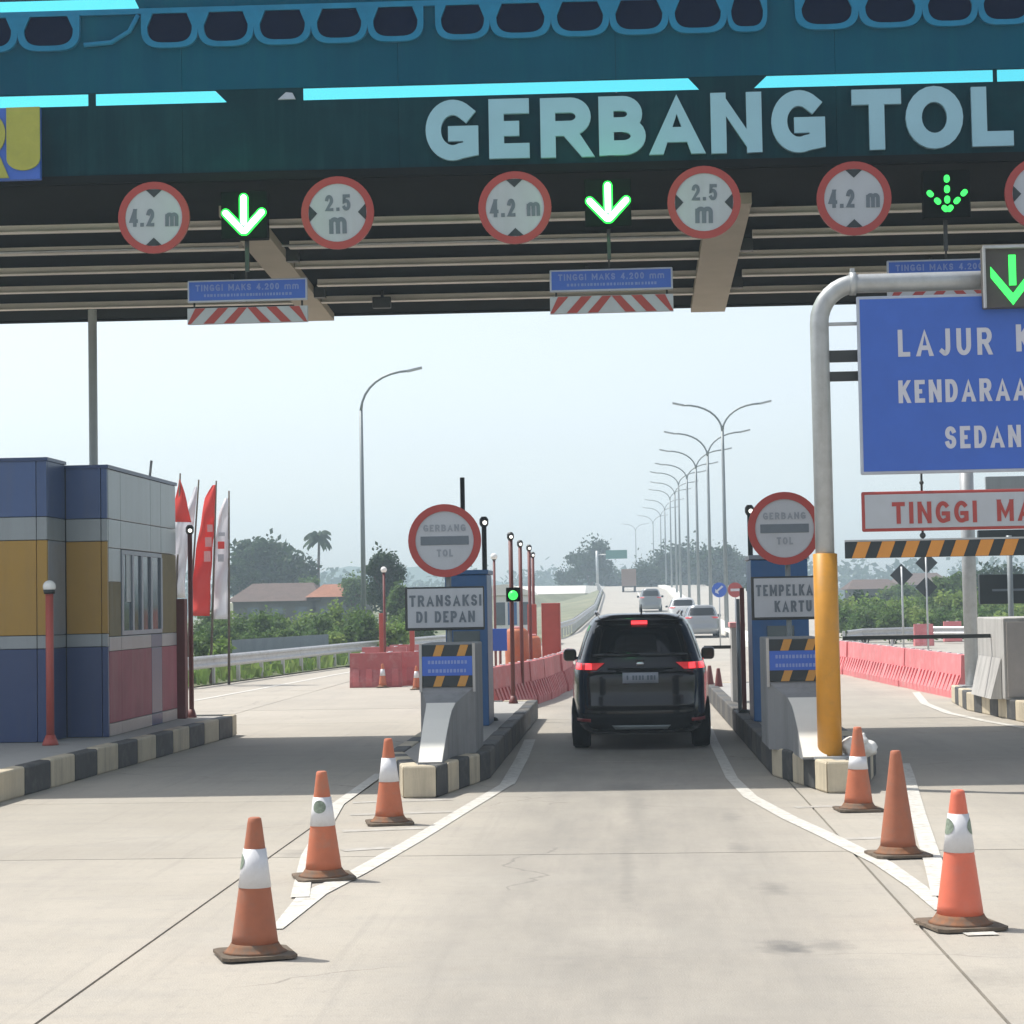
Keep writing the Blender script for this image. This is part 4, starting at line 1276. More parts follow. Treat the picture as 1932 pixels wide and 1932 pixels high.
# ================================================================== PORTAL AND RIGHT SIGNS
YP = 19.55
pb, ptp = at(1566, 1420, YP), at(1548, 640, YP)
X0 = pb.x
zt_ = at(1700, 533, YP).z
t = thing('sign_portal', 'grey pipe portal with yellow sleeved foot on the right island', 'portal frame', (X0, YP, .29))
pts = [(X0, YP, .29), (X0, YP, zt_ - .38)]
for k in range(1, 9):
    a = math.pi / 2 * k / 8
    pts.append((X0 + .38 - .38 * math.cos(a), YP, zt_ - .38 + .38 * math.sin(a)))
pts += [(X0 + 3.6, YP, zt_)]
part('pipe', MB().tube(pts, .092, 18), MT['galv'], t)
zs = at(1566, 1045, YP).z
part('sleeve', MB().lathe((X0, YP, .29), [(.118, 0), (.118, zs - .29), (.1, zs - .285)], 18), MT['yellow'], t)
part('base_plate', MB().box(X0 - .17, X0 + .17, YP - .17, YP + .17, .285, .315), MT['galv'], t, .005)
q = at(1608, 520, YP)
part('flange', MB().tube([(q.x - .03, YP, zt_), (q.x + .03, YP, zt_)], .115, 16).box(q.x - .02, q.x + .02, YP - .03, YP + .03, zt_ + .09, zt_ + .15), MT['galv'], t)
BX0 = at(1617, 740, YP).x
for y, m, h in ((671, 'dark', 11), (709, 'dark', 9), (610, 'galv', 3)):
    q0, q1 = at(1566, y, YP), at(1640, y, YP)
    part('bracket', MB().box(X0 + .09, q1.x, YP - .02, YP + .02, q1.z - h / 193, q1.z + h / 193), MT[m], t)

t = thing('lane_sign', 'large blue LAJUR KENDARAAN SEDAN sign hanging from the portal', 'road sign', (BX0 + 1.2, YP, at(1700, 897, YP).z))
z1, z0 = at(1700, 561, YP).z, at(1700, 896, YP).z
BX1 = BX0 + 2.9
YS = YP - .10
part('board', MB().box(BX0, BX1, YS - .03, YS, z0, z1), MT['edge'], t, .02)
part('face', MB().box(BX0 + .03, BX1 - .03, YS - .036, YS - .0305, z0 + .03, z1 - .03), MT['blue'], t, .004)


def line(s, xa, xb, ya, yb, YY, mm, tt, wt=.19, gap=.2, nm='lettering', dep=.004):
    a, b = at(xa, (ya + yb) / 2, YY), at(xb, (ya + yb) / 2, YY)
    xm = (xa + min(xb, 1932)) / 2
    part(nm, text(s, a.x, b.x, at(xm, yb, YY).z, at(xm, ya, YY).z, YY, dep, wt, gap), MT[mm], tt)


line('LAJUR', 1694, 1872, 620, 671, YS - .0365, 'paleblue', t, .17, .26)
line('KHUSUS', 1917, 2125, 612, 663, YS - .0365, 'paleblue', t, .19)
line('KENDARAAN', 1695, 1970, 715, 758, YS - .0365, 'paleblue', t, .19)
line('SEDAN', 1783, 1926, 803, 845, YS - .0365, 'paleblue', t, .19)

t = thing('height_sign', 'white TINGGI MAKS board with red rim hanging below the blue sign', 'road sign', (BX0 + 1.2, YP, at(1700, 1003, YP).z))
z1, z0 = at(1700, 928, YP).z, at(1700, 1003, YP).z
part('board', MB().box(BX0, BX1, YS - .03, YS, z0, z1), MT['red'], t, .02)
part('face', MB().box(BX0 + .03, BX1 - .03, YS - .036, YS - .0305, z0 + .03, z1 - .03), MT['white'], t, .004)
line('TINGGI', 1683, 1843, 946, 987, YS - .0365, 'red', t, .19)
line('MAKS', 1881, 2010, 942, 983, YS - .0365, 'red', t, .19)
for px in (1736, 2000):
    q = at(px, 910, YP)
    part('hanger', MB().tube([(q.x, YS + .01, z1), (q.x, YS + .01, at(1700, 893, YP).z)], .012, 6).ball((q.x, YS + .01, z1 + .08), .022, 8, 6), MT['dark'], t)

# striped height bar
a = at(1588, 1038, YP)
z0, z1 = a.z - .085, a.z + .075
t = thing('height_bar', 'orange and black striped bar hanging below the white TINGGI board', 'height bar', (a.x + 1.2, YP, z0))
part('bar', MB().box(a.x + .02, a.x + 2.95, YS - .04, YS + .02, z0, z1), MT['blackp'], t, .006)
part('rim', MB().box(a.x + .02, a.x + 2.95, YS - .04, YS + .02, z1 + .0005, z1 + .018), MT['galv'], t)
x = a.x + .08
while x < a.x + 2.7:
    part('stripe', MB().prism([(x, z0 + .002), (x + .125, z0 + .002), (x + .185, z1 - .002), (x + .06, z1 - .002)], YS - .046, YS - .0405), MT['orange_s'], t)
    x += .235
for px in (1738, 2000):
    q = at(px, 1010, YP)
    part('hanger', MB().tube([(q.x, YS, z1 + .018), (q.x, YS, at(1700, 1003, YP).z)], .012, 6).ball((q.x, YS, z1 + .05), .03, 8, 6), MT['dark'], t)
# LED arrow box on the portal
c = at(1910, 522, 19.3)
s = 55 * mpp(c)
t = thing('led_arrow_box', 'grey framed box with green LED arrow on the portal beam', 'traffic signal', (c.x, 19.3, c.z - s))
part('housing', MB().box(c.x - s * .98, c.x + s * .98, 19.3, 19.45, c.z - s * 1.05, c.z + s * 1.05), MT['led_box'], t, .01)
fr = MB()
for (xa, xb, za, zb2) in ((-1, -.93, -1.07, 1.07), (.93, 1, -1.07, 1.07), (-.93, .93, .97, 1.07)):
    fr.box(c.x + xa * s, c.x + xb * s, 19.24, 19.299, c.z + za * s, c.z + zb2 * s)
part('visor', fr, MT['galv'], t)
W = s * .15
part('arrow_stroke', MB().box(c.x - W * .8, c.x + W * .8, 19.285, 19.299, c.z - s * .30, c.z + s * .75), MT['green_led2'], t)
for sg in (-1, 1):
    poly = [(c.x + sg * .0, c.z - s * .98), (c.x + sg * s * .74, c.z - s * .02), (c.x + sg * s * .74, c.z + s * .36), (c.x + sg * s * .0, c.z - s * .58)]
    if sg < 0: poly = poly[::-1]
    part('arrow_stroke', MB().prism(poly, 19.289 if sg > 0 else 19.286, 19.299), MT['green_led2'], t)

# boom cabinets -----------------------------------------------------------------
t = thing('boom_barrier', 'beige boom cabinet with black arm on the far right island', 'boom barrier', (6, 31, .29), 'boom barriers')
part('cabinet', MB().box(5.56, 6.7, 30.0, 32.2, .29, 1.50), MT['conc_light'], t, .02)
part('front_panel', MB().box(5.6, 6.6, 29.97, 29.999, .33, 1.44), MT['b_beige'], t, .006)
mbf = MB().add([(5.55, 30.2, .29), (5.55, 32.1, .29), (5.55, 32.1, .9), (5.55, 30.2, .9), (5.40, 30.3, .29), (5.40, 32.0, .29)], [(4, 5, 2, 3), (0, 4, 3), (1, 2, 5), (0, 1, 5, 4), (0, 3, 2, 1)])
part('flared_foot', mbf, MT['conc_light'], t)
q = at(1590, 1202, 31)
part('arm', MB().box(q.x, 5.55, 31.0, 31.06, 1.19, 1.25), MT['dark'], t)
t = thing('boom_barrier', 'narrow grey boom cabinet left of the right blue kiosk', 'boom barrier', (1.66, 30.6, .29), 'boom barriers')
part('cabinet', MB().box(1.57, 1.76, 30.4, 30.9, .29, 1.42), MT['conc_light'], t, .01)
part('top', MB().box(1.55, 1.78, 30.38, 30.92, 1.422, 1.50), MT['flag_p'], t, .01)
part('arm', MB().box(1.16, 1.57, 30.6, 30.66, 1.10, 1.15), MT['dark'], t)

# message board and posts at the far right
q = at(1829, 1100, 34.5)
t = thing('steel_mast', 'grey steel mast behind the height sign at right', 'mast', (q.x, 34.5, .29))
part('mast', MB().tube([(q.x, 34.5, .29), (q.x, 34.5, 4.8)], .118, 14), MT['galv'], t)
part('foot', MB().box(q.x - .2, q.x + .2, 34.3, 34.7, .28, .32), MT['galv'], t)
q0, q1 = at(1849, 1140, 36), at(1960, 1082, 36)
t = thing('message_board', 'black message board on a thin post at the right edge', 'message board', ((q0.x + q1.x) / 2, 36, 0))
part('panel', MB().box(q0.x, q1.x, 36, 36.15, q0.z, q1.z), MT['blackp'], t, .01)
part('slot', MB().box(q0.x + .22, q1.x, 35.985, 35.999, at(1900, 1113, 36).z - .02, at(1900, 1113, 36).z + .02), MT['ink'], t)
q = at(1906, 1100, 35.8)
part('post', MB().tube([(q.x, 35.8, 0), (q.x, 35.8, at(1906, 1010, 35.8).z)], .05, 8), MT['lamp'], t)
q0, q1 = at(1846, 1016, 36), at(1960, 998, 36)
part('upper_panel', MB().box(q0.x, q1.x, 36, 36.15, q0.z, q1.z), MT['blackp'], t, .01)
q0, q1 = at(1862, 990, 36), at(1960, 897, 36)
part('grey_panel', MB().box(q0.x, q1.x, 36, 36.1, q0.z + .1, q1.z), MT['b_grey'], t, .01)

# sandbag beside the pole
q = at(1622, 1428, 19.55)
mb = MB().ball((-.05, 0, 0), .115, 22, 14, .8).ball((.075, .02, -.02), .10, 22, 14, .75).ball((.02, -.03, .06), .06, 18, 12, 1.1)
mb.v = [(x * 1.05 + .012 * math.sin(z * 70 + y * 40), y + .014 * math.sin(x * 55 + z * 33), z + .014 * math.sin(x * 62 + y * 48)) for x, y, z in mb.v]
solo('white_bag', mb.move((q.x, 19.62, .39)), MT['bag'], 'crumpled white bag on the right island beside the yellow pole', 'bag')


# ================================================================== TRAFFIC CONES
def cone(px, py, h, label, band, m, emb=None, rz=.5, group='traffic cones marking the lane splits'):
    g_ = at(px, py, z=0)
    k = mpp(g_)
    H = .75
    s = h * k / H
    g_ = at(px, py + 3 - .17 * s / k * .15, z=0)
    t = thing('traffic_cone', label, 'traffic cone', (g_.x, g_.y, .008), group, rz)
    P = lambda nm, mb, mm: part(nm, mb, mm, t, local=True)
    sc_ = s
    rad = lambda z: (.128 + (.036 - .128) * (z - .07) / (.75 - .07))
    b = MB().prismz([(a * .205 * (1 if i % 2 else .8), c * .205 * (1 if (i // 2) % 2 else .8)) for i, (a, c) in enumerate([])] or
                    [(-.17, -.205), (.17, -.205), (.205, -.17), (.205, .17), (.17, .205), (-.17, .205), (-.205, .17), (-.205, -.17)], 0, .018)
    base = P('base', b, MT['cone_b'])
    P('collar', MB().lathe((0, 0, 0), [(.178, .0182), (.158, .030), (.140, .052), (.131, .068)], 24), MT['cone_c'])
    zs_ = [.1] + ([band[0], band[1]] if band else []) + [.74]
    P('body', MB().lathe((0, 0, 0), [(rad(.066), .066), (rad(.12), .12), (rad(.4), .4), (rad(.72), .72), (rad(.75), .744), (rad(.75) * .72, .75)], 28), MT[m])
    if band:
        sl = P('reflective_sleeve', MB().lathe((0, 0, 0), [(rad(band[0]) + .004, band[0]), (rad(band[1]) + .004, band[1])], 28), MT['cone_w'])
        if emb is not None:
            zc = (band[0] + band[1]) / 2 + .035
            for ang in emb:
                mb = MB(); vs = [(0, 0, 0)]; fs = []
                vs = []
                for i in range(5):
                    for j in range(16):
                        q = 2 * math.pi * j / 16; rr = .045 * i / 4
                        zz = zc + rr * math.sin(q); aa = ang - rz + rr * math.cos(q) / rad(zc)
                        r_ = rad(zz) + .0065
                        vs.append((r_ * math.cos(aa), r_ * math.sin(aa), zz))
                fs = [(i * 16 + j, i * 16 + (j + 1) % 16, (i + 1) * 16 + (j + 1) % 16, (i + 1) * 16 + j) for i in range(4) for j in range(16)]
                mb.add(vs, fs, True)
                part('emblem', mb, MT['emblem'], sl, local=True)
    t.scale = (s, s, s)
    t.rotation_euler = (random.uniform(-.012, .012), random.uniform(-.012, .012), rz)
    return t


NN = -math.pi / 2
cone(481, 1810, 260, 'front left cone, dull orange with a white sleeve, nearest the left edge', (.37, .58), 'cone_d', [NN - 1.35], .35)
cone(611, 1662, 202, 'middle left cone with a green round emblem on its sleeve', (.37, .57), 'cone_o', [NN - .15], .3)
cone(735, 1557, 160, 'rear left cone standing beside the left island nose', (.37, .58), 'cone_o', None, .2)
cone(1620, 1532, 157, 'rear right cone with a narrow white sleeve beside the yellow pole', (.37, .485), 'cone_o', None, .1)
cone(1695, 1619, 198, 'plain dull orange cone without a white sleeve', None, 'cone_d', None, .15)
cone(1812, 1755, 258, 'front right cone, bright salmon orange with a white sleeve', (.41, .62), 'cone_s', [NN - 1.25, NN + 1.3], .25)
cone(722, 1296, 44, 'small far cone with white sleeve in front of the left red barriers', (.37, .58), 'cone_o', None, .2, 'far cones by the barriers')
cone(786, 1300, 44, 'small far cone half hidden behind the left crash nose', (.37, .58), 'cone_o', None, .2, 'far cones by the barriers')
for (px, py, h, lb) in ((1340, 1322, 66, 'dark far cone just right of the black car'), (1357, 1325, 64, 'second dark far cone right of the black car')):
    cone(px, py, h, lb, None, 'maroon', None, .3, 'far cones by the barriers')


# ================================================================== RED BARRIERS
def make_barrier_mesh(Lb, nr=6, m='barrier', hb=.78):
    mb = MB()
    prof = [(-.22, 0), (.22, 0), (.22, .12), (.10, .40), (.08, hb), (-.08, hb), (-.10, .40), (-.22, .12)]
    mb.prismx(prof, -Lb / 2 + .01, Lb / 2 - .01)
    me = mb.mesh('barrier_body', MT[m])
    rb = MB()
    for s in (-1, 1):
        for k in range(nr):
            x = -Lb / 2 + (k + .5) * Lb / nr
            wd = Lb / nr * .24
            vs = [(x - wd, s * .222, .03), (x + wd, s * .222, .03), (x + wd, s * .225, .13), (x - wd, s * .225, .13), (x + wd, s * .128, .42), (x - wd, s * .128, .42),
                  (x - wd, s * .09, .03), (x + wd, s * .09, .03), (x + wd, s * .09, .42), (x - wd, s * .09, .42)]
            rb.add(vs, [(0, 1, 2, 3), (3, 2, 4, 5), (0, 3, 5, 9, 6), (1, 7, 8, 4, 2), (5, 4, 8, 9), (0, 6, 7, 1)])
    rm = rb.mesh('barrier_rib', MT[m])
    cp = MB()
    for x in (-Lb * .25, Lb * .25): cp.lathe((x, 0, hb), [(.05, 0), (.05, .02)], 10)
    cm = cp.mesh('barrier_cap', MT['cone_w'])
    return me, rm, cm


def barrier(x, y, ang, meshes, label, group, z=0):
    t = thing('water_barrier', label, 'barrier', (x + random.uniform(-.025, .025), y, z), group, ang + random.uniform(-.012, .012))
    for nm, me in zip(('body', 'ribs', 'caps'), meshes):
        o = bpy.data.objects.new(nm, me); C.objects.link(o); o.parent = t


BM1 = make_barrier_mesh(1.9, 6, 'barrier2')
BM2 = make_barrier_mesh(1.7, 6, 'barrier')
BM3 = make_barrier_mesh(1.2, 4, 'barrier')
# right row
A, B = Vector((6.08, 36.4, 0)), Vector((5.2, 52.5, 0))
n = 9
ang = math.atan2((B - A).y, (B - A).x)
for i in range(n):
    p = A.lerp(B, (i + .5) / n)
    lb = ['pink water barrier at the near end of the right row', 'second pink barrier of the right row', None, None, None, None, None, None, 'pink barrier at the far end of the right row, beside the yellow pole'][i] or 'pink barrier of the right row, %s from its near end' % ['', '', 'third', 'fourth', 'fifth', 'sixth', 'seventh', 'eighth'][i]
    barrier(p.x, p.y, ang, BM1, lb, 'pink barriers in the right row')
# left curving row
cv = [Vector((-2.35, 33.4, 0)), Vector((-2.12, 35.1, 0)), Vector((-1.88, 36.8, 0)), Vector((-1.70, 38.5, 0)), Vector((-1.58, 40.2, 0)), Vector((-1.49, 41.9, 0)), Vector((-1.42, 43.6, 0)), Vector((-1.38, 45.3, 0)), Vector((-1.36, 47, 0))]
for i in range(len(cv) - 1):
    a, b = cv[i], cv[i + 1]
    p = (a + b) / 2
    lb = 'dark red barrier at the near end of the curving left row' if i == 0 else ('dark red barrier at the far end of the curving row beside the black car' if i == len(cv) - 2 else 'dark red barrier of the curving row, %s from its near end' % ['', 'second', 'third', 'fourth', 'fifth', 'sixth', 'seventh'][i])
    barrier(p.x, p.y, math.atan2((b - a).y, (b - a).x), BM2, lb, 'red barriers in the curving row')
# left cluster
for i, (px, py, a, lb) in enumerate([(708, 1297, .06, 'red barrier at the front left of the left cluster'), (762, 1294, .1, 'red barrier right of the front one in the left cluster'), (726, 1277, -.05, 'red barrier behind the front pair in the left cluster'), (775, 1270, .0, 'red barrier at the back right of the left cluster')]):
    q = at(px, py, z=0)
    barrier(q.x, q.y + .2, a, BM3, lb, 'red barriers in the left cluster')
for i, (px, yt, Y, lb) in enumerate([(719, 1157, 47.5, 'red square post above the left barriers'), (777, 1187, 46.5, 'second red post behind the TRANSAKSI plate')]):
    q = at(px, yt, Y)
    solo('red_post', MB().box(q.x - .055, q.x + .055, Y, Y + .11, 0, q.z), MT['redpost'], lb, 'post', bev=.01)
# cabinets and drums beyond the curving row
q0, q1 = at(1021, 1138, 46), at(1056, 1138, 46)
t = thing('red_cabinet', 'tall red cabinet left of the black car', 'cabinet', ((q0.x + q1.x) / 2, 46, 0))
part('body', MB().box(q0.x, q1.x, 46, 46.5, 0, q0.z), MT['redpost'], t, .015)
part('door', MB().box(q0.x + .04, q1.x - .04, 45.985, 45.999, .15, q0.z - .05), MT['redpost'], t, .004)
q = at(1003, 1140, 44)
solo('red_post', MB().box(q.x - .1, q.x + .1, 44, 44.2, 0, q.z), MT['redpost'], 'narrow red post left of the red cabinet', 'post', bev=.01)
for (px, py, Y, lb) in ((975, 1186, 38.5, 'orange drum beyond the curving barriers'), (1000, 1200, 41, 'second orange drum beside the red post')):
    q = at(px, py, Y)
    t = thing('orange_drum', lb, 'drum', (q.x, Y, 0), 'orange drums beyond the barriers')
    part('body', MB().lathe((q.x, Y, 0), [(.24, 0), (.24, .3), (.25, .32), (.24, .34), (.23, q.z * .6), (.235, q.z * .62), (.22, q.z - .06), (.16, q.z)], 18), MT['cone_o'], t)
    part('lid', MB().lathe((q.x, Y, q.z), [(.15, 0), (.12, .04)], 14), MT['flag_p'], t)
q = at(943, 1207, 36)
t = thing('blue_plate_sign', 'small blue plate sign right of the left blue kiosk', 'sign', (q.x, 36, 0))
part('plate', MB().box(q.x - .14, q.x + .13, 36, 36.03, q.z - .2, q.z + .2), MT['blue'], t, .006)
part('post', MB().tube([(q.x, 36.05, 0), (q.x, 36.05, q.z)], .025, 8), MT['maroon'], t)
# white hut
q0, q1 = at(930, 1105, 88), at(1000, 1105, 88)
t = thing('gate_hut', 'small white hut with dark windows and pale roof beyond the left kiosk', 'hut', ((q0.x + q1.x) / 2, 89, 0))
part('wall', MB().box(q0.x, q1.x, 88, 90.5, 0, q0.z - .45), MT['car_white'], t, .02)
part('roof', MB().prism([(q0.x - .2, q0.z - .44), (q1.x + .25, q0.z - .44), (q1.x + .1, q0.z - .28), ((q0.x + q1.x) / 2 - .2, q0.z + .05), (q0.x - .15, q0.z)], 87.8, 90.7), MT['parapet'], t)
for k in range(3):
    xx = q0.x + .12 + k * .52
    wq = part('window', MB().box(xx, xx + .4, 87.97, 87.999, .95, 1.95), MT['glass' if k != 1 else 'kiosk'], t)


# ================================================================== GUARDRAILS
def guardrail(pts, label, posts=True):
    t = thing('guardrail', label, 'guardrail', (pts[0][0], pts[0][1], 0))
    prof = [(0, -.155), (.04, -.12), (.045, -.08), (0, -.03), (0, .03), (.045, .08), (.04, .12), (0, .155), (-.012, .15), (-.012, -.15)]
    mb = MB()
    n = len(prof)
    vs = []
    for i, p in enumerate(pts):
        a, b = pts[max(0, i - 1)], pts[min(len(pts) - 1, i + 1)]
        d = Vector((b[0] - a[0], b[1] - a[1], 0)).normalized()
        nr = Vector((d.y, -d.x, 0))
        for o, z in prof:
            q = Vector((p[0], p[1], p[2] + .58 + z)) + nr * o
            vs.append(q)
    fs = [(i * n + k, i * n + (k + 1) % n, (i + 1) * n + (k + 1) % n, (i + 1) * n + k) for i in range(len(pts) - 1) for k in range(n)]
    mb.add(vs, fs)
    part('beam', mb, MT['rail'], t)
    for (a, b) in zip(pts, pts[1:]):
        a, b = Vector(a), Vector(b)
        L_ = (b - a).length
        k = max(1, round(L_ / 2))
        for i in range(k):
            p = a.lerp(b, i / k)
            part('post', MB().box(p.x - .14, p.x - .05, p.y - .05, p.y + .05, p.z - .1, p.z + .72), MT['rail'], t)


guardrail([(-12.8, 37, 0), (-10.3, 46.6, 0), (-9.45, 55, 0), (-8.7, 63, 0), (-7.4, 73, 0), (-6.2, 80, .02)], 'silver guardrail behind the flags at the left')
guardrail([(L(y) - .1, y, hz(y)) for y in (96, 110, 130, 156, 190, 220, 250, 262)], 'long guardrail along the left side of the highway')
guardrail([(7.6, 70, 0), (8.6, 74, 0), (11.2, 76, 0), (14.5, 73, 0)], 'pale guardrail in front of the bushes at the right')
# pink barrier pieces by the right rail
for i, (px, Y) in enumerate(((1742, 72.5), (1797, 79))):
    q = at(px, 1190, Y)
    barrier(q.x, Y, 0, make_barrier_mesh(.7, 3, 'barrier2'), ['short pink barrier in front of the bushes at right', 'small red barrier left of the steel mast'][i], 'far barriers at the right', z=.1)


# ================================================================== LAMPS
def street_lamp(px, top_y, fork, arm_px, Y, both, label, zb=None, group=None, dirn=1):
    """px,fork: picture point of the fork; arm tips at top_y"""
    f = at(px, fork, Y)
    k = mpp(f)
    tipz = at(px, top_y, Y).z
    span = arm_px * k
    if zb is None: zb = hz(Y) + .2
    t = thing('street_lamp', label, 'street lamp', (f.x, Y, zb), group)
    part('pole', MB().tube([(f.x, Y, zb), (f.x, Y, f.z)], [.12, .075], 8), MT['lamp'], t)
    for s in ((-1, 1) if both else (dirn,)):
        pts = []
        for i in range(9):
            a = i / 8
            pts.append((f.x + s * span * (a ** 1.7) * .86, Y, f.z + (tipz - f.z) * (1 - (1 - a) ** 1.9) * .95))
        ar = part('arm', MB().tube(pts, [.07] + [.055] * 8, 6), MT['lamp'], t)
        e = Vector(pts[-1])
        part('lamp_head', MB().obox(e + Vector((s * span * .09, 0, .05)), (s * span * .13, 0, .07), (0, .12, 0), (0, 0, .045)), MT['galv'], ar)


LP = [(1363, 760, 814, 86, 104), (1335, 814, 861, 75, 122), (1313, 848, 885, 63, 142), (1296, 874, 904, 55, 165), (1280, 890, 916, 49, 190), (1273, 909, 933, 42, 216), (1264, 923, 943, 37, 244), (1254, 942, 963, 34, 275), (1246, 957, 975, 31, 305), (1232, 972, 989, 27, 340), (1199, 988, 1002, 24, 380)]
names = ['nearest', 'second', 'third', 'fourth', 'fifth', 'sixth', 'seventh', 'eighth', 'ninth', 'tenth', 'farthest']
for i, (px, ty, fy, ap, Y) in enumerate(LP):
    street_lamp(px, ty, fy, ap, Y, True, names[i] + ' double armed street lamp of the row on the median', group='double armed street lamps along the median')
street_lamp(681, 698, 775, 108, 84, False, 'tall single armed street lamp left of the highway', zb=0)


# ================================================================== CARS
def make_car(name, label, loc, paint, W=1.735, H=1.69, Ln=4.45, detail=True, cat='car', rz=0, group=None):
    t = thing(name, label, cat, loc, group, rz)
    sw, sh = W / 1.735, H / 1.69
    ring = [(.21, .16, 4.28, .76), (.26, .06, 4.36, .82), (.34, .015, 4.42, .85), (.48, .0, 4.45, .863), (.62, .02, 4.45, .866), (.66, .045, 4.44, .866), (.80, .05, 4.42, .867), (.93, .05, 4.33, .862), (1.0, .065, 4.1, .85), (1.06, .085, 3.55, .825),
            (1.10, .10, 3.35, .80), (1.2, .16, 3.2, .768), (1.35, .25, 2.98, .722), (1.5, .34, 2.75, .665), (1.58, .39, 2.58, .625), (1.63, .41, 2.4, .58), (1.665, .43, 2.2, .505), (1.685, .65, 2.0, .40), (1.69, .95, 1.75, .25)]
    ring = [(z * sh, a * Ln / 4.45, b * Ln / 4.45, h * sw) for z, a, b, h in ring]
    NE = lambda z: 5.2 if z < 1.05 * sh else 4.8

    def params(z):
        for r1, r2 in zip(ring, ring[1:]):
            if z <= r2[0]:
                k = (z - r1[0]) / (r2[0] - r1[0])
                return [r1[i] + (r2[i] - r1[i]) * k for i in range(1, 4)]
        return ring[-1][1:]

    def rear(x, z):
        a, b, h = params(z); n = NE(z)
        return (a + b) / 2 - (b - a) / 2 * max(0, 1 - min(1, abs(x / h)) ** n) ** (1 / n)

    def sidex(y, z):
        a, b, h = params(z); n = NE(z)
        return h * max(0, 1 - min(1, abs((y - (a + b) / 2) / ((b - a) / 2))) ** n) ** (1 / n)
    mb = MB()
    m = 72
    for z, a, b, h in ring:
        n = NE(z)
        for k in range(m):
            q = 2 * math.pi * k / m
            c, s = math.cos(q), math.sin(q)
            mb.v.append((h * math.copysign(abs(c) ** (2 / n), c), (a + b) / 2 + (b - a) / 2 * math.copysign(abs(s) ** (2 / n), s), z))
    for i in range(len(ring) - 1):
        for k in range(m):
            k2 = (k + 1) % m
            mb.face((i * m + k, i * m + k2, (i + 1) * m + k2, (i + 1) * m + k), True)
    mb.face(range((len(ring) - 1) * m, len(ring) * m), True)
    mb.face(list(range(m))[::-1])
    body = part('body', mb, MT[paint], t, local=True)

    def patch(nm, poly_lr, mm, off, parent=None, nu=10, nv=6, back=.02):
        """poly_lr: list of (z, xl, xr) bottom to top on the rear face"""
        pm = MB(); vs = []
        zs = [p[0] for p in poly_lr]
        for j in range(nv + 1):
            z = zs[0] + (zs[-1] - zs[0]) * j / nv
            for p1, p2 in zip(poly_lr, poly_lr[1:]):
                if z <= p2[0] + 1e-9:
                    k = (z - p1[0]) / (p2[0] - p1[0]); xl = p1[1] + (p2[1] - p1[1]) * k; xr = p1[2] + (p2[2] - p1[2]) * k; break
            for i in range(nu + 1):
                x = xl + (xr - xl) * i / nu
                vs.append((x, rear(x, z) - off, z))
        nn = len(vs)
        vs += [(x, y + back, z) for x, y, z in vs]
        w_ = nu + 1
        fs = []
        for j in range(nv):
            for i in range(nu):
                a = j * w_ + i
                fs.append((a, a + 1, a + w_ + 1, a + w_)); fs.append((nn + a, nn + a + w_, nn + a + w_ + 1, nn + a + 1))
        edge = [i for i in range(w_)] + [j * w_ + nu for j in range(1, nv + 1)] + [nv * w_ + i for i in range(nu - 1, -1, -1)] + [j * w_ for j in range(nv - 1, 0, -1)]
        for a, b in zip(edge, edge[1:] + edge[:1]): fs.append((a, nn + a, nn + b, b))
        pm.add(vs, fs, True)
        return part(nm, pm, mm, parent or t, local=True)
    S = lambda z: z * sh
    X = lambda x: x * sw
    patch('rear_window', [(S(1.155), X(-.748), X(.748)), (S(1.35), X(-.695), X(.695)), (S(1.545), X(-.59), X(.59))], MT['car_glass'], .008, nu=16, nv=8)
    for s in (-1, 1):
        xs_ = sorted((s * X(.845), s * X(.44)))
        a = patch('tail_light', [(S(1.0), xs_[0] if s < 0 else xs_[0] + .10, xs_[1] if s > 0 else xs_[1] - .10), (S(1.085), xs_[0], xs_[1])], MT['tail'], .014, nu=12, nv=3)
        if detail:
            for xa, xb in ((.60, .68), (.73, .80)):
                xx = sorted((s * xa, s * xb))
                patch('lit_lamp', [(S(1.005), xx[0], xx[1]), (S(1.078), xx[0], xx[1])], MT['brake'], .022, a, 4, 3)
    if detail:
        tg = patch('tailgate', [(.50, -.66, .66), (.80, -.70, .70), (.975, -.70, .70)], MT[paint], .012, nu=18, nv=6)
        patch('tailgate_handle', [(.985, -.30, .30), (1.0, -.30, .30)], MT['trim'], .016, tg, 6, 1)
        patch('brake_strip', [(1.555, -.10, .10), (1.625, -.10, .10)], MT['brake'], .022, nu=4, nv=2)
        patch('number_plate', [(.835, -.22, .22), (.965, -.22, .22)], MT['plate'], .024, nu=4, nv=2)
        pl = MB()
        for xx, wd in ((-.17, .02), (-.1, .025), (-.06, .02), (-.02, .025), (.02, .02), (.08, .025), (.12, .03), (.165, .02)):
            pl.box(xx, xx + wd, .015, .0205, .875, .93)
        part('number_plate_mark', pl, MT['ink'], t, local=True)
        patch('spoiler', [(1.60, -.56, .56), (1.655, -.52, .52)], MT[paint], .05, nu=14, nv=3, back=.10)
        patch('garnish', [(1.0, -.40, .40), (1.02, -.40, .40)], MT['trim'], .012, nu=8, nv=2)
        patch('emblem', [(1.05, -.045, .045), (1.115, -.045, .045)], MT['chrome'], .014, nu=4, nv=2)
        patch('bumper_trim', [(.25, -.60, .60), (.46, -.74, .74)], MT['trim'], .012, nu=16, nv=4)
        patch('skid_plate', [(.27, -.32, .32), (.32, -.36, .36)], MT['lamp'], .02, nu=8, nv=2)
        for s in (-1, 1):
            xx = sorted((s * .62, s * .80))
            patch('reflector', [(.36, xx[0], xx[1]), (.40, xx[0], xx[1])], MT['reflector'], .018, nu=6, nv=2)
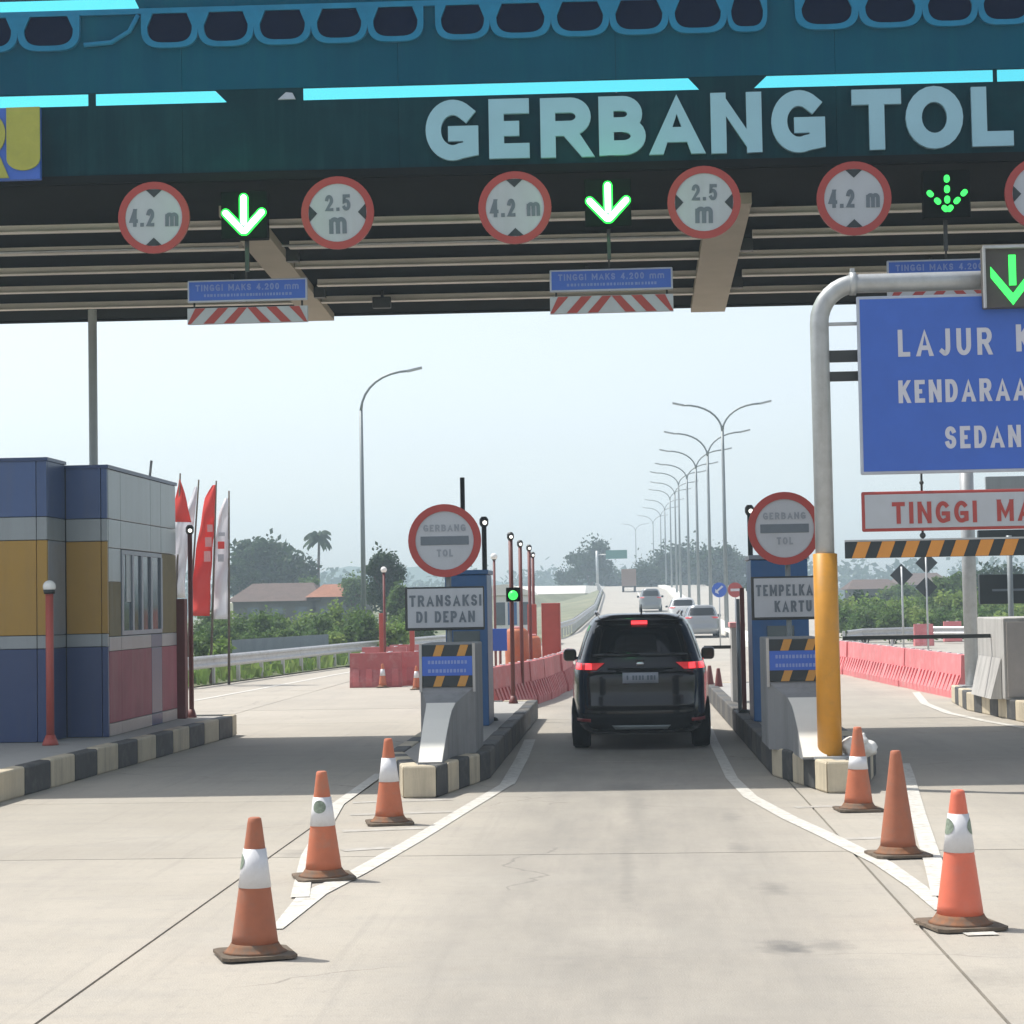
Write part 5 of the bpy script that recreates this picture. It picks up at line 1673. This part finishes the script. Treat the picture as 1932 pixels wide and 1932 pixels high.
        wp = MB().tube([(0, rear(0, 1.18) - .03, 1.18), (-.30, rear(-.3, 1.21) - .022, 1.205), (-.42, rear(-.42, 1.215) - .02, 1.21)], .009, 6)
        part('wiper', wp, MT['trim'], t, local=True)
        part('aerial', MB().tube([(.03, .55, 1.66), (.03, .47, 1.80)], [.012, .006], 6), MT['trim'], t, local=True)
        for s in (-1, 1):
            part('roof_rail', MB().tube([(s * .53, .55, 1.675), (s * .55, .7, 1.715), (s * .55, 1.9, 1.715), (s * .52, 2.05, 1.675)], .014, 6), MT['chrome'], t, local=True)
    # side glass
    for s in (-1, 1):
        sg = MB(); vs = []
        nu, nv = 14, 5
        for j in range(nv + 1):
            z = S(1.12) + S(.43) * j / nv
            ya, yb = (.55 + .10 * j / nv) * Ln / 4.45, (3.05 - .55 * j / nv) * Ln / 4.45
            for i in range(nu + 1):
                y = ya + (yb - ya) * i / nu
                vs.append((s * (sidex(y, z) + .006), y, z))
        sg.add(vs, [(j * (nu + 1) + i, j * (nu + 1) + i + 1, (j + 1) * (nu + 1) + i + 1, (j + 1) * (nu + 1) + i) for j in range(nv) for i in range(nu)], True)
        part('side_window', sg, MT['car_glass'], t, local=True)
        ym = 2.75 * Ln / 4.45
        mr = MB().box(min(s * X(.85), s * X(1.03)), max(s * X(.85), s * X(1.03)), ym - .05, ym + .07, S(1.04), S(1.21))
        mo = part('mirror', mr, MT[paint], t, .045, local=True)
        part('mirror_glass', MB().box(min(s * X(.875), s * X(1.005)), max(s * X(.875), s * X(1.005)), ym - .056, ym - .0505, S(1.065), S(1.185)), MT['car_glass'], mo, local=True)
        part('mirror_arm', MB().box(min(s * X(.78), s * X(.86)), max(s * X(.78), s * X(.86)), ym - .02, ym + .04, S(1.06), S(1.10)), MT['trim'], mo, local=True)
        for y in (.82, 3.55):
            y *= Ln / 4.45
            xo, xi = s * X(.862), s * X(.64)
            wl = part('wheel', MB().tube([(xi, y, .325), (xi + s * .03, y, .325), (xo - s * .03, y, .325), (xo, y, .325)], [.30, .325, .325, .30], 24), MT['tyre'], t, local=True)
            part('rim', MB().tube([(xo - s * .01, y, .325), (xo + s * .012, y, .325)], .215, 20), MT['rim'], wl, local=True)
    return t


make_car('car', 'black people carrier braking in the middle toll lane', (.15, 24.65, 0), 'car_black', rz=R(0))
make_car('car', 'silver car beyond the black car, partly hidden by it', (at(1325, 1240, 95).x, 94, hz(94)), 'car_silver', W=1.7, H=1.55, Ln=4.3, detail=False, group='far cars on the highway')
make_car('car', 'white car just ahead of the silver car', (at(1290, 1200, 122).x, 122, hz(122)), 'car_white', W=1.75, H=1.6, detail=False, group='far cars on the highway')
make_car('car', 'grey sport utility car climbing the highway ahead', (at(1228, 1150, 156).x, 156, hz(156)), 'car_grey', W=1.78, H=1.85, detail=False, group='far cars on the highway')
# small far lorry
q = at(1187, 1118, 232)
t = thing('lorry', 'tiny brownish lorry at the top of the highway', 'lorry', (q.x, 232, hz(232)))
part('cargo_box', MB().box(q.x - .85, q.x + .85, 232, 236, hz(232) + .7, hz(232) + 2.7), mat('lorry_brown', (.25, .17, .13), .6), t, .03)
part('cab', MB().box(q.x - .8, q.x + .8, 236.1, 237.8, hz(232) + .6, hz(232) + 2.3), MT['car_grey'], t, .05)
for s in (-1, 1):
    for y in (233, 237):
        part('wheel', MB().tube([(q.x + s * .55, y, hz(232) + .42), (q.x + s * .8, y, hz(232) + .42)], .42, 14), MT['tyre'], t)

# ================================================================== FAR SIGNS
for px, mm, lb in ((1357, 'blue', 'round blue keep side sign on the median'), (1387, 'red', 'round red no entry sign on the median')):
    Y = 78
    c = at(px, 1113, Y)
    t = thing('round_sign', lb, 'road sign', (c.x, Y, 0))
    fc = part('face', MB().disc(c.x, c.z, .29, Y, Y + .03, 24), MT[mm], t)
    part('post', MB().tube([(c.x, Y + .05, 0), (c.x, Y + .05, c.z)], .03, 8), MT['galv'], t)
    if mm == 'red': part('bar', MB().box(c.x - .18, c.x + .18, Y - .01, Y - .001, c.z - .05, c.z + .05), MT['flag_w'], fc)
    else: part('arrow', MB().prism([(c.x - .16, c.z - .1), (c.x - .02, c.z - .16), (c.x - .05, c.z - .06), (c.x + .16, c.z + .12), (c.x + .1, c.z + .17), (c.x - .1, c.z - .01), (c.x - .15, c.z + .04)], Y - .01, Y - .001), MT['flag_w'], fc)
for (px, cys, Y, lb) in ((1701, (1085,), 60, 'single dark diamond sign seen from behind at right'), (1748, (1062, 1108), 62, 'two dark diamond signs stacked on one post at right')):
    c = at(px, cys[0], Y)
    t = thing('diamond_sign', lb, 'road sign', (c.x, Y, 0))
    for cy in cys:
        c = at(px, cy, Y)
        part('plate', MB().prism([(c.x, c.z - .34), (c.x + .34, c.z), (c.x, c.z + .34), (c.x - .34, c.z)], Y, Y + .03), MT['blackp'], t)
    part('post', MB().tube([(c.x, Y - .04, -.1), (c.x, Y - .04, at(px, cys[0] - 16, Y).z)], .03, 8), MT['galv'], t)
q = at(1163, 1046, 300)
t = thing('direction_sign', 'green direction sign on a mast far along the highway', 'road sign', (q.x, 300, hz(300)))
part('panel', MB().box(q.x - 1.6, q.x + 1.6, 300, 300.1, q.z - .65, q.z + .65), MT['green_sign'], t)
qm = at(1127, 1090, 300)
part('mast', MB().tube([(qm.x, 300.3, hz(300) - .5), (qm.x, 300.3, q.z + .6)], .2, 8).tube([(qm.x, 300.3, q.z), (q.x + 1, 300.3, q.z)], .1, 6), MT['galv'], t)


# ================================================================== HOUSES AND FENCE
def house(px0, px1, eave, ridge, Y, rm, label, depth=8, base=-.1, hip=.35):
    a, b = at(px0, eave, Y), at(px1, eave, Y)
    zr = at((px0 + px1) / 2, ridge, Y).z
    ze = a.z
    t = thing('house', label, 'house', ((a.x + b.x) / 2, Y, base))
    part('wall', MB().box(a.x + .5, b.x - .5, Y + .5, Y + depth - .5, base, ze), MT['wall_d'], t)
    hx = (b.x - a.x) * hip * .5
    r = MB().add([(a.x, Y, ze), (b.x, Y, ze), (b.x, Y + depth, ze), (a.x, Y + depth, ze), (a.x + hx, Y + depth / 2, zr), (b.x - hx, Y + depth / 2, zr)],
                 [(0, 1, 5, 4), (1, 2, 5), (2, 3, 4, 5), (3, 0, 4), (0, 3, 2, 1)])
    part('roof', r, MT[rm], t)
    for k in range(3):
        x = a.x + (b.x - a.x) * (.22 + .25 * k)
        part('window', MB().box(x, x + .9, Y + .46, Y + .499, base + 1.0, min(ze - .2, base + 2.1)), MT['glass'], t)


house(425, 606, 1136, 1099, 150, 'roof', 'long low house with a brown hipped roof behind the hedge', 9)
house(575, 692, 1127, 1101, 150, 'roof_o', 'house with an orange tiled roof beside the conical tree', 8)
house(1600, 1705, 1112, 1092, 190, 'roof', 'far house with a dull roof right of the yellow pole', 8)
house(1690, 1800, 1104, 1080, 230, 'roof', 'far brown roofed house behind the diamond signs', 10)
house(1080, 1125, 1130, 1112, 330, 'roof_o', 'tiny house with a reddish roof below the tall central tree', 8)
fa, fb = at(440, 1220, 56), at(620, 1220, 65)
t = thing('sheet_fence', 'low grey metal sheet fence behind the left guardrail', 'fence', (fa.x, fa.y, 0))
npan = 10
for i in range(npan):
    a = fa.lerp(fb, i / npan); b = fa.lerp(fb, (i + .97) / npan)
    mb = MB(); vs = []
    for k in range(13):
        p = a.lerp(b, k / 12)
        o = .03 * (1 if k % 2 else -1)
        vs += [(p.x + o, p.y, .05), (p.x + o, p.y, .98)]
    mb.add(vs, [(2 * k, 2 * k + 2, 2 * k + 3, 2 * k + 1) for k in range(12)])
    o = part('panel', mb, MT['sheet'], t)
    s_ = o.modifiers.new('thick', 'SOLIDIFY'); s_.thickness = .006


# ================================================================== VEGETATION
def leaves(mb, rng, c, rx, ry, rz, n, s, hollow=.55):
    """leaf clumps through an ellipsoid, thicker near its surface"""
    for _ in range(n):
        while True:
            d = Vector((rng.gauss(0, 1), rng.gauss(0, 1), rng.gauss(0, 1)))
            if d.length > .01: break
        d.normalize()
        r = (hollow + (1 - hollow) * rng.random()) * (1 + .19 * rng.gauss(0, 1))
        p = Vector((c[0] + d.x * rx * r, c[1] + d.y * ry * r, c[2] + d.z * rz * r))
        a = Vector((rng.gauss(0, 1), rng.gauss(0, 1), rng.gauss(0, .7))).normalized()
        b = a.orthogonal().normalized()
        k = s * rng.uniform(.6, 1.4)
        q = b.cross(a)
        b = (b * math.cos(rng.random() * 6) + q * math.sin(rng.random() * 6)).normalized()
        i = len(mb.v)
        mb.v += [tuple(p - a * k), tuple(p + b * k * .55), tuple(p + a * k), tuple(p - b * k * .55)]
        mb.face((i, i + 1, i + 2, i + 3))


class Raw(MB):
    def mesh(s, name, m, off=(0, 0, 0)):
        me = bpy.data.meshes.new(name)
        me.from_pydata([(x - off[0], y - off[1], z - off[2]) for x, y, z in s.v], [], s.f)
        me.materials.append(m)
        return me


def tree(px, top, wpx, Y, label, leaf='leaf_d', crown=.62, n=2600, zb=0, seed=1, name='tree', group='trees beyond the plaza', lobes=9):
    rng = random.Random(seed)
    c = at(px, top, Y)
    k = mpp(c)
    H = c.z - zb
    W = wpx * k / 2
    t = thing(name, label, 'tree', (c.x, Y, zb), group)
    tr = MB()
    tr.tube([(c.x, Y, zb - .2), (c.x + W * .04, Y, zb + H * .3), (c.x - W * .03, Y, zb + H * .62)], [max(.1, H * .03), max(.08, H * .022), max(.04, H * .012)], 8)
    cz = zb + H * (1 - crown / 2)
    cen = []
    for i in range(lobes):
        a = rng.random() * 6.283
        e = rng.uniform(-.65, .75)
        rr = math.sqrt(1 - e * e) * rng.uniform(.45, .72)
        q = (c.x + math.cos(a) * W * rr, Y + math.sin(a) * W * rr, cz + e * H * crown * .36)
        cen.append(q)
        tr.tube([(c.x, Y, zb + H * rng.uniform(.28, .5)), ((c.x + q[0]) / 2, (Y + q[1]) / 2, (zb + H * .45 + q[2]) / 2), q], [max(.05, H * .012), max(.03, H * .008), .02], 5)
    part('trunk', tr, MT['trunk'], t)
    lf = Raw()
    s = max(.12, min(W, H) * .075)
    for q in cen:
        f = rng.uniform(.30, .48)
        leaves(lf, rng, q, W * f, W * f, min(H * crown * .30, W * f * rng.uniform(.7, 1)), int(n * 2.0) // (lobes + 1), s, .3)
    leaves(lf, rng, (c.x, Y, cz), W * .62, W * .62, H * crown * .40, int(n * .7), s, .1)
    part('crown', lf, MT[leaf], t)
    return t


tree(510, 1006, 178, 200, 'large round tree behind the brown roofed house', n=5200, seed=3, crown=.78, lobes=13)
tree(722, 1018, 92, 112, 'conical tree left of the round TRANSAKSI sign', n=3800, seed=5, crown=.85, lobes=12)
tree(662, 1068, 66, 150, 'small green tree beside the tall single lamp', 'leaf_m', n=1500, seed=6, crown=.8)
tree(750, 1085, 60, 95, 'leafy small tree behind the TRANSAKSI plate', 'leaf_m', n=1800, seed=8, crown=.9)
tree(455, 1030, 70, 190, 'shorter tree beside the white banner flag', n=1800, seed=9, crown=.8)
tree(580, 1075, 60, 170, 'low tree under the palm', 'leaf_m', n=1200, seed=10, crown=.8)
tree(1113, 1002, 92, 310, 'tall dark tree left of the green direction sign', n=2600, seed=12, crown=.8)
tree(1075, 1052, 70, 330, 'lower tree left of the tall central tree', n=1400, seed=13, crown=.85)
tree(1150, 1058, 80, 330, 'lower tree right of the tall central tree', n=1400, seed=14, crown=.85)
for i, (px, tp, wd) in enumerate([(1213, 1040, 74), (1250, 1015, 92), (1298, 1007, 106), (1345, 1011, 100), (1388, 1026, 84)]):
    tree(px, tp, wd, 270 + 14 * (i % 3), ['leftmost tree of the hazy grove behind the lamps', 'second tree of the hazy grove behind the lamps', 'tallest tree of the hazy grove behind the lamps', 'fourth tree of the hazy grove behind the lamps', 'rightmost tree of the hazy grove behind the lamps'][i], n=3400, seed=20 + i, crown=.9)
tree(1432, 1050, 60, 160, 'tree behind the right round GERBANG TOL sign', n=1500, seed=31, crown=.85)
tree(1622, 1108, 70, 105, 'dark bushy tree right of the yellow pole', n=2000, seed=32, crown=.95)
tree(1790, 1075, 120, 120, 'bushy tree behind the steel mast', 'leaf_m', n=2600, seed=33, crown=.95)
tree(1880, 1050, 130, 140, 'dark tree behind the message board', n=2600, seed=34, crown=.9)
tree(1700, 1095, 100, 150, 'low tree behind the single diamond sign', 'leaf_m', n=1800, seed=35, crown=.95)

# palm
q = at(602, 1000, 200)
t = thing('palm_tree', 'slender coconut palm right of the large round tree', 'tree', (q.x, 200, 0))
tp = Vector((q.x, 200, at(602, 1012, 200).z))
part('trunk', MB().tube([(tp.x - .35, 200, -.1), (tp.x - .15, 200, tp.z * .5), tuple(tp)], [.2, .15, .12], 8), MT['trunk'], t)
rng = random.Random(4)
for i in range(15):
    a = i * 2.4 + rng.random() * .4
    e0 = rng.uniform(.1, 1.3)
    ln = rng.uniform(1.7, 2.5)
    fr = Raw()
    pts = []
    for k in range(9):
        s = k / 8
        r = ln * s * math.cos(e0 * (1 - s * .5)) * .75
        z = ln * (s * math.sin(e0) - s * s * .75)
        pts.append(tp + Vector((math.cos(a) * r - .25 * s, math.sin(a) * r, z)))
    for k in range(8):
        p0, p1 = pts[k], pts[k + 1]
        d = (p1 - p0).normalized(); sd = d.cross(Vector((0, 0, 1))).normalized()
        for sg in (-1, 1):
            b = len(fr.v)
            wl = .55 * (1 - abs(k / 8 - .4)) + .1
            fr.v += [tuple(p0), tuple(p1), tuple(p1 + sd * sg * wl * .5 + Vector((0, 0, -wl * .8))), tuple(p0 + sd * sg * wl * .6 + Vector((0, 0, -wl * .8)))]
            fr.face((b, b + 1, b + 2, b + 3))
    part('frond', fr, MT['leaf_d'], t)

# bushes behind the guardrails
rng = random.Random(77)


def bush(px, top, wpx, Y, leaf, label, seed, group, zb=0, n=1500):
    rg = random.Random(seed)
    c = at(px, top, Y)
    k = mpp(c)
    W, H = wpx * k / 2, c.z - zb
    t = thing('shrub', label, 'shrub', (c.x, Y, zb), group)
    lf = Raw()
    st = MB()
    for i in range(6):
        q = (c.x + rg.uniform(-.6, .6) * W, Y + rg.uniform(-.6, .6) * W, zb + H * rg.uniform(.35, .68))
        leaves(lf, rg, q, W * .55, W * .55, H * .36, n // 5, max(.08, W * .12), .25)
        st.tube([(c.x + (q[0] - c.x) * .2, Y, zb - .05), q], [.03, .012], 5)
    part('foliage', lf, MT[leaf], t)
    part('stems', st, MT['trunk'], t)


ORD = ['first', 'second', 'third', 'fourth', 'fifth', 'sixth', 'seventh', 'eighth', 'ninth', 'tenth']
k = 0
for row, (Y, top, lf) in enumerate([(84, 1141, 'leaf_l'), (76, 1158, 'leaf_m'), (72, 1185, 'leaf_m')]):
    for px in range(380 + row * 14, 690, 44):
        k += 1
        bush(px + rng.uniform(-8, 8), top + rng.uniform(-7, 9), 66, Y + rng.uniform(-2, 2), lf if rng.random() < .75 else 'leaf_m', '%s hedge shrub behind the left guardrail, %s from the left' % (('rear row', 'middle row', 'front row')[row], ORD[(px - 380 - row * 14) // 44]), 100 + k, 'hedge shrubs behind the left guardrail', n=1300)
for px, top, Y, lf in ((700, 1150, 70, 'leaf_m'), (742, 1165, 66, 'leaf_l'), (772, 1140, 80, 'leaf_m'), (800, 1150, 82, 'leaf_m')):
    k += 1
    bush(px, top, 62, Y, lf, 'leafy shrub behind the left barrier cluster, %s from the left' % ORD[(700, 742, 772, 800).index(px)], 100 + k, 'shrubs behind the left barrier cluster', n=1300)
for row, (Y, top) in enumerate([(98, 1118), (88, 1134), (82, 1150)]):
    for px in range(1585 + 20 * row, 1960, 52):
        k += 1
        bush(px + rng.uniform(-9, 9), top + rng.uniform(-8, 8), 76, Y + rng.uniform(-2, 2), 'leaf_l' if rng.random() < .55 else 'leaf_m', '%s shrub on the right bank, %s from the left' % (('rear row', 'middle row', 'front row')[row], ORD[(px - 1585 - 20 * row) // 52]), 200 + k, 'shrubs on the right bank', n=1300)
for i, (px, top, Y, lf) in enumerate(((632, 1190, 68, 'leaf_l'), (664, 1180, 70, 'leaf_m'), (410, 1200, 53, 'leaf_l'), (384, 1192, 54, 'leaf_m'))):
    bush(px, top, 58, Y, lf, ['light green shrub at the right end of the grey fence', 'green shrub left of the red barrier cluster', 'light green shrub below the white banner flag', 'green shrub below the red banner flag'][i], 400 + i, 'shrubs beside the grey fence', n=1200)
# weeds at the foot of the left guardrail
lf = Raw()
rg = random.Random(5)
for i in range(1600):
    s = rg.random()
    y = 38 + 44 * s
    x = lerp_tab([(37, -12.8), (46.6, -10.3), (55, -9.45), (63, -8.7), (73, -7.4), (82, -6.0)], y) - rg.uniform(-.05, 1.2) - .1
    h = rg.uniform(.12, .45)
    a = rg.random() * 6.28
    b = len(lf.v)
    dx, dy = math.cos(a) * .06, math.sin(a) * .06
    lf.v += [(x - dx, y - dy, .02), (x + dx, y + dy, .02), (x + dx * 2 + rg.uniform(-.1, .1), y + rg.uniform(-.1, .1), h), (x - dx * .5, y, h * .9)]
    lf.face((b, b + 1, b + 2, b + 3))
solo('weeds', lf, MT['leaf_l'], 'grass and weeds along the foot of the left guardrail', 'weeds', kind='stuff')
# far wood
lf = Raw()
rg = random.Random(9)
for i in range(150):
    x = -330 + 660 * i / 150 + rg.uniform(-4, 4)
    y = rg.uniform(560, 680)
    h = rg.uniform(9, 15)
    leaves(lf, rg, (x, y, h * .5), rg.uniform(5, 9), 5, h * .55, 200, 1.1, .4)
solo('distant_wood', lf, MT['leaf_d'], 'hazy belt of distant trees along the horizon', 'wood', kind='stuff')

# ================================================================== HAZE
hz_m = bpy.data.materials.new('haze_air')
hz_m.use_nodes = True
n, l = hz_m.node_tree.nodes, hz_m.node_tree.links
n.remove(n['Principled BSDF'])
pv = n.new('ShaderNodeVolumePrincipled')
pv.inputs['Color'].default_value = (.70, .86, 1, 1)
pv.inputs['Density'].default_value = .0010
pv.inputs['Anisotropy'].default_value = .2
l.new(pv.outputs[0], n['Material Output'].inputs['Volume'])
hzb = solo('haze', MB().box(-660, 660, -80, 980, -2, 45), hz_m, 'pale daytime haze over the whole scene', 'haze', kind='stuff')

for o in bpy.data.objects:
    if 'org' in o: del o['org']
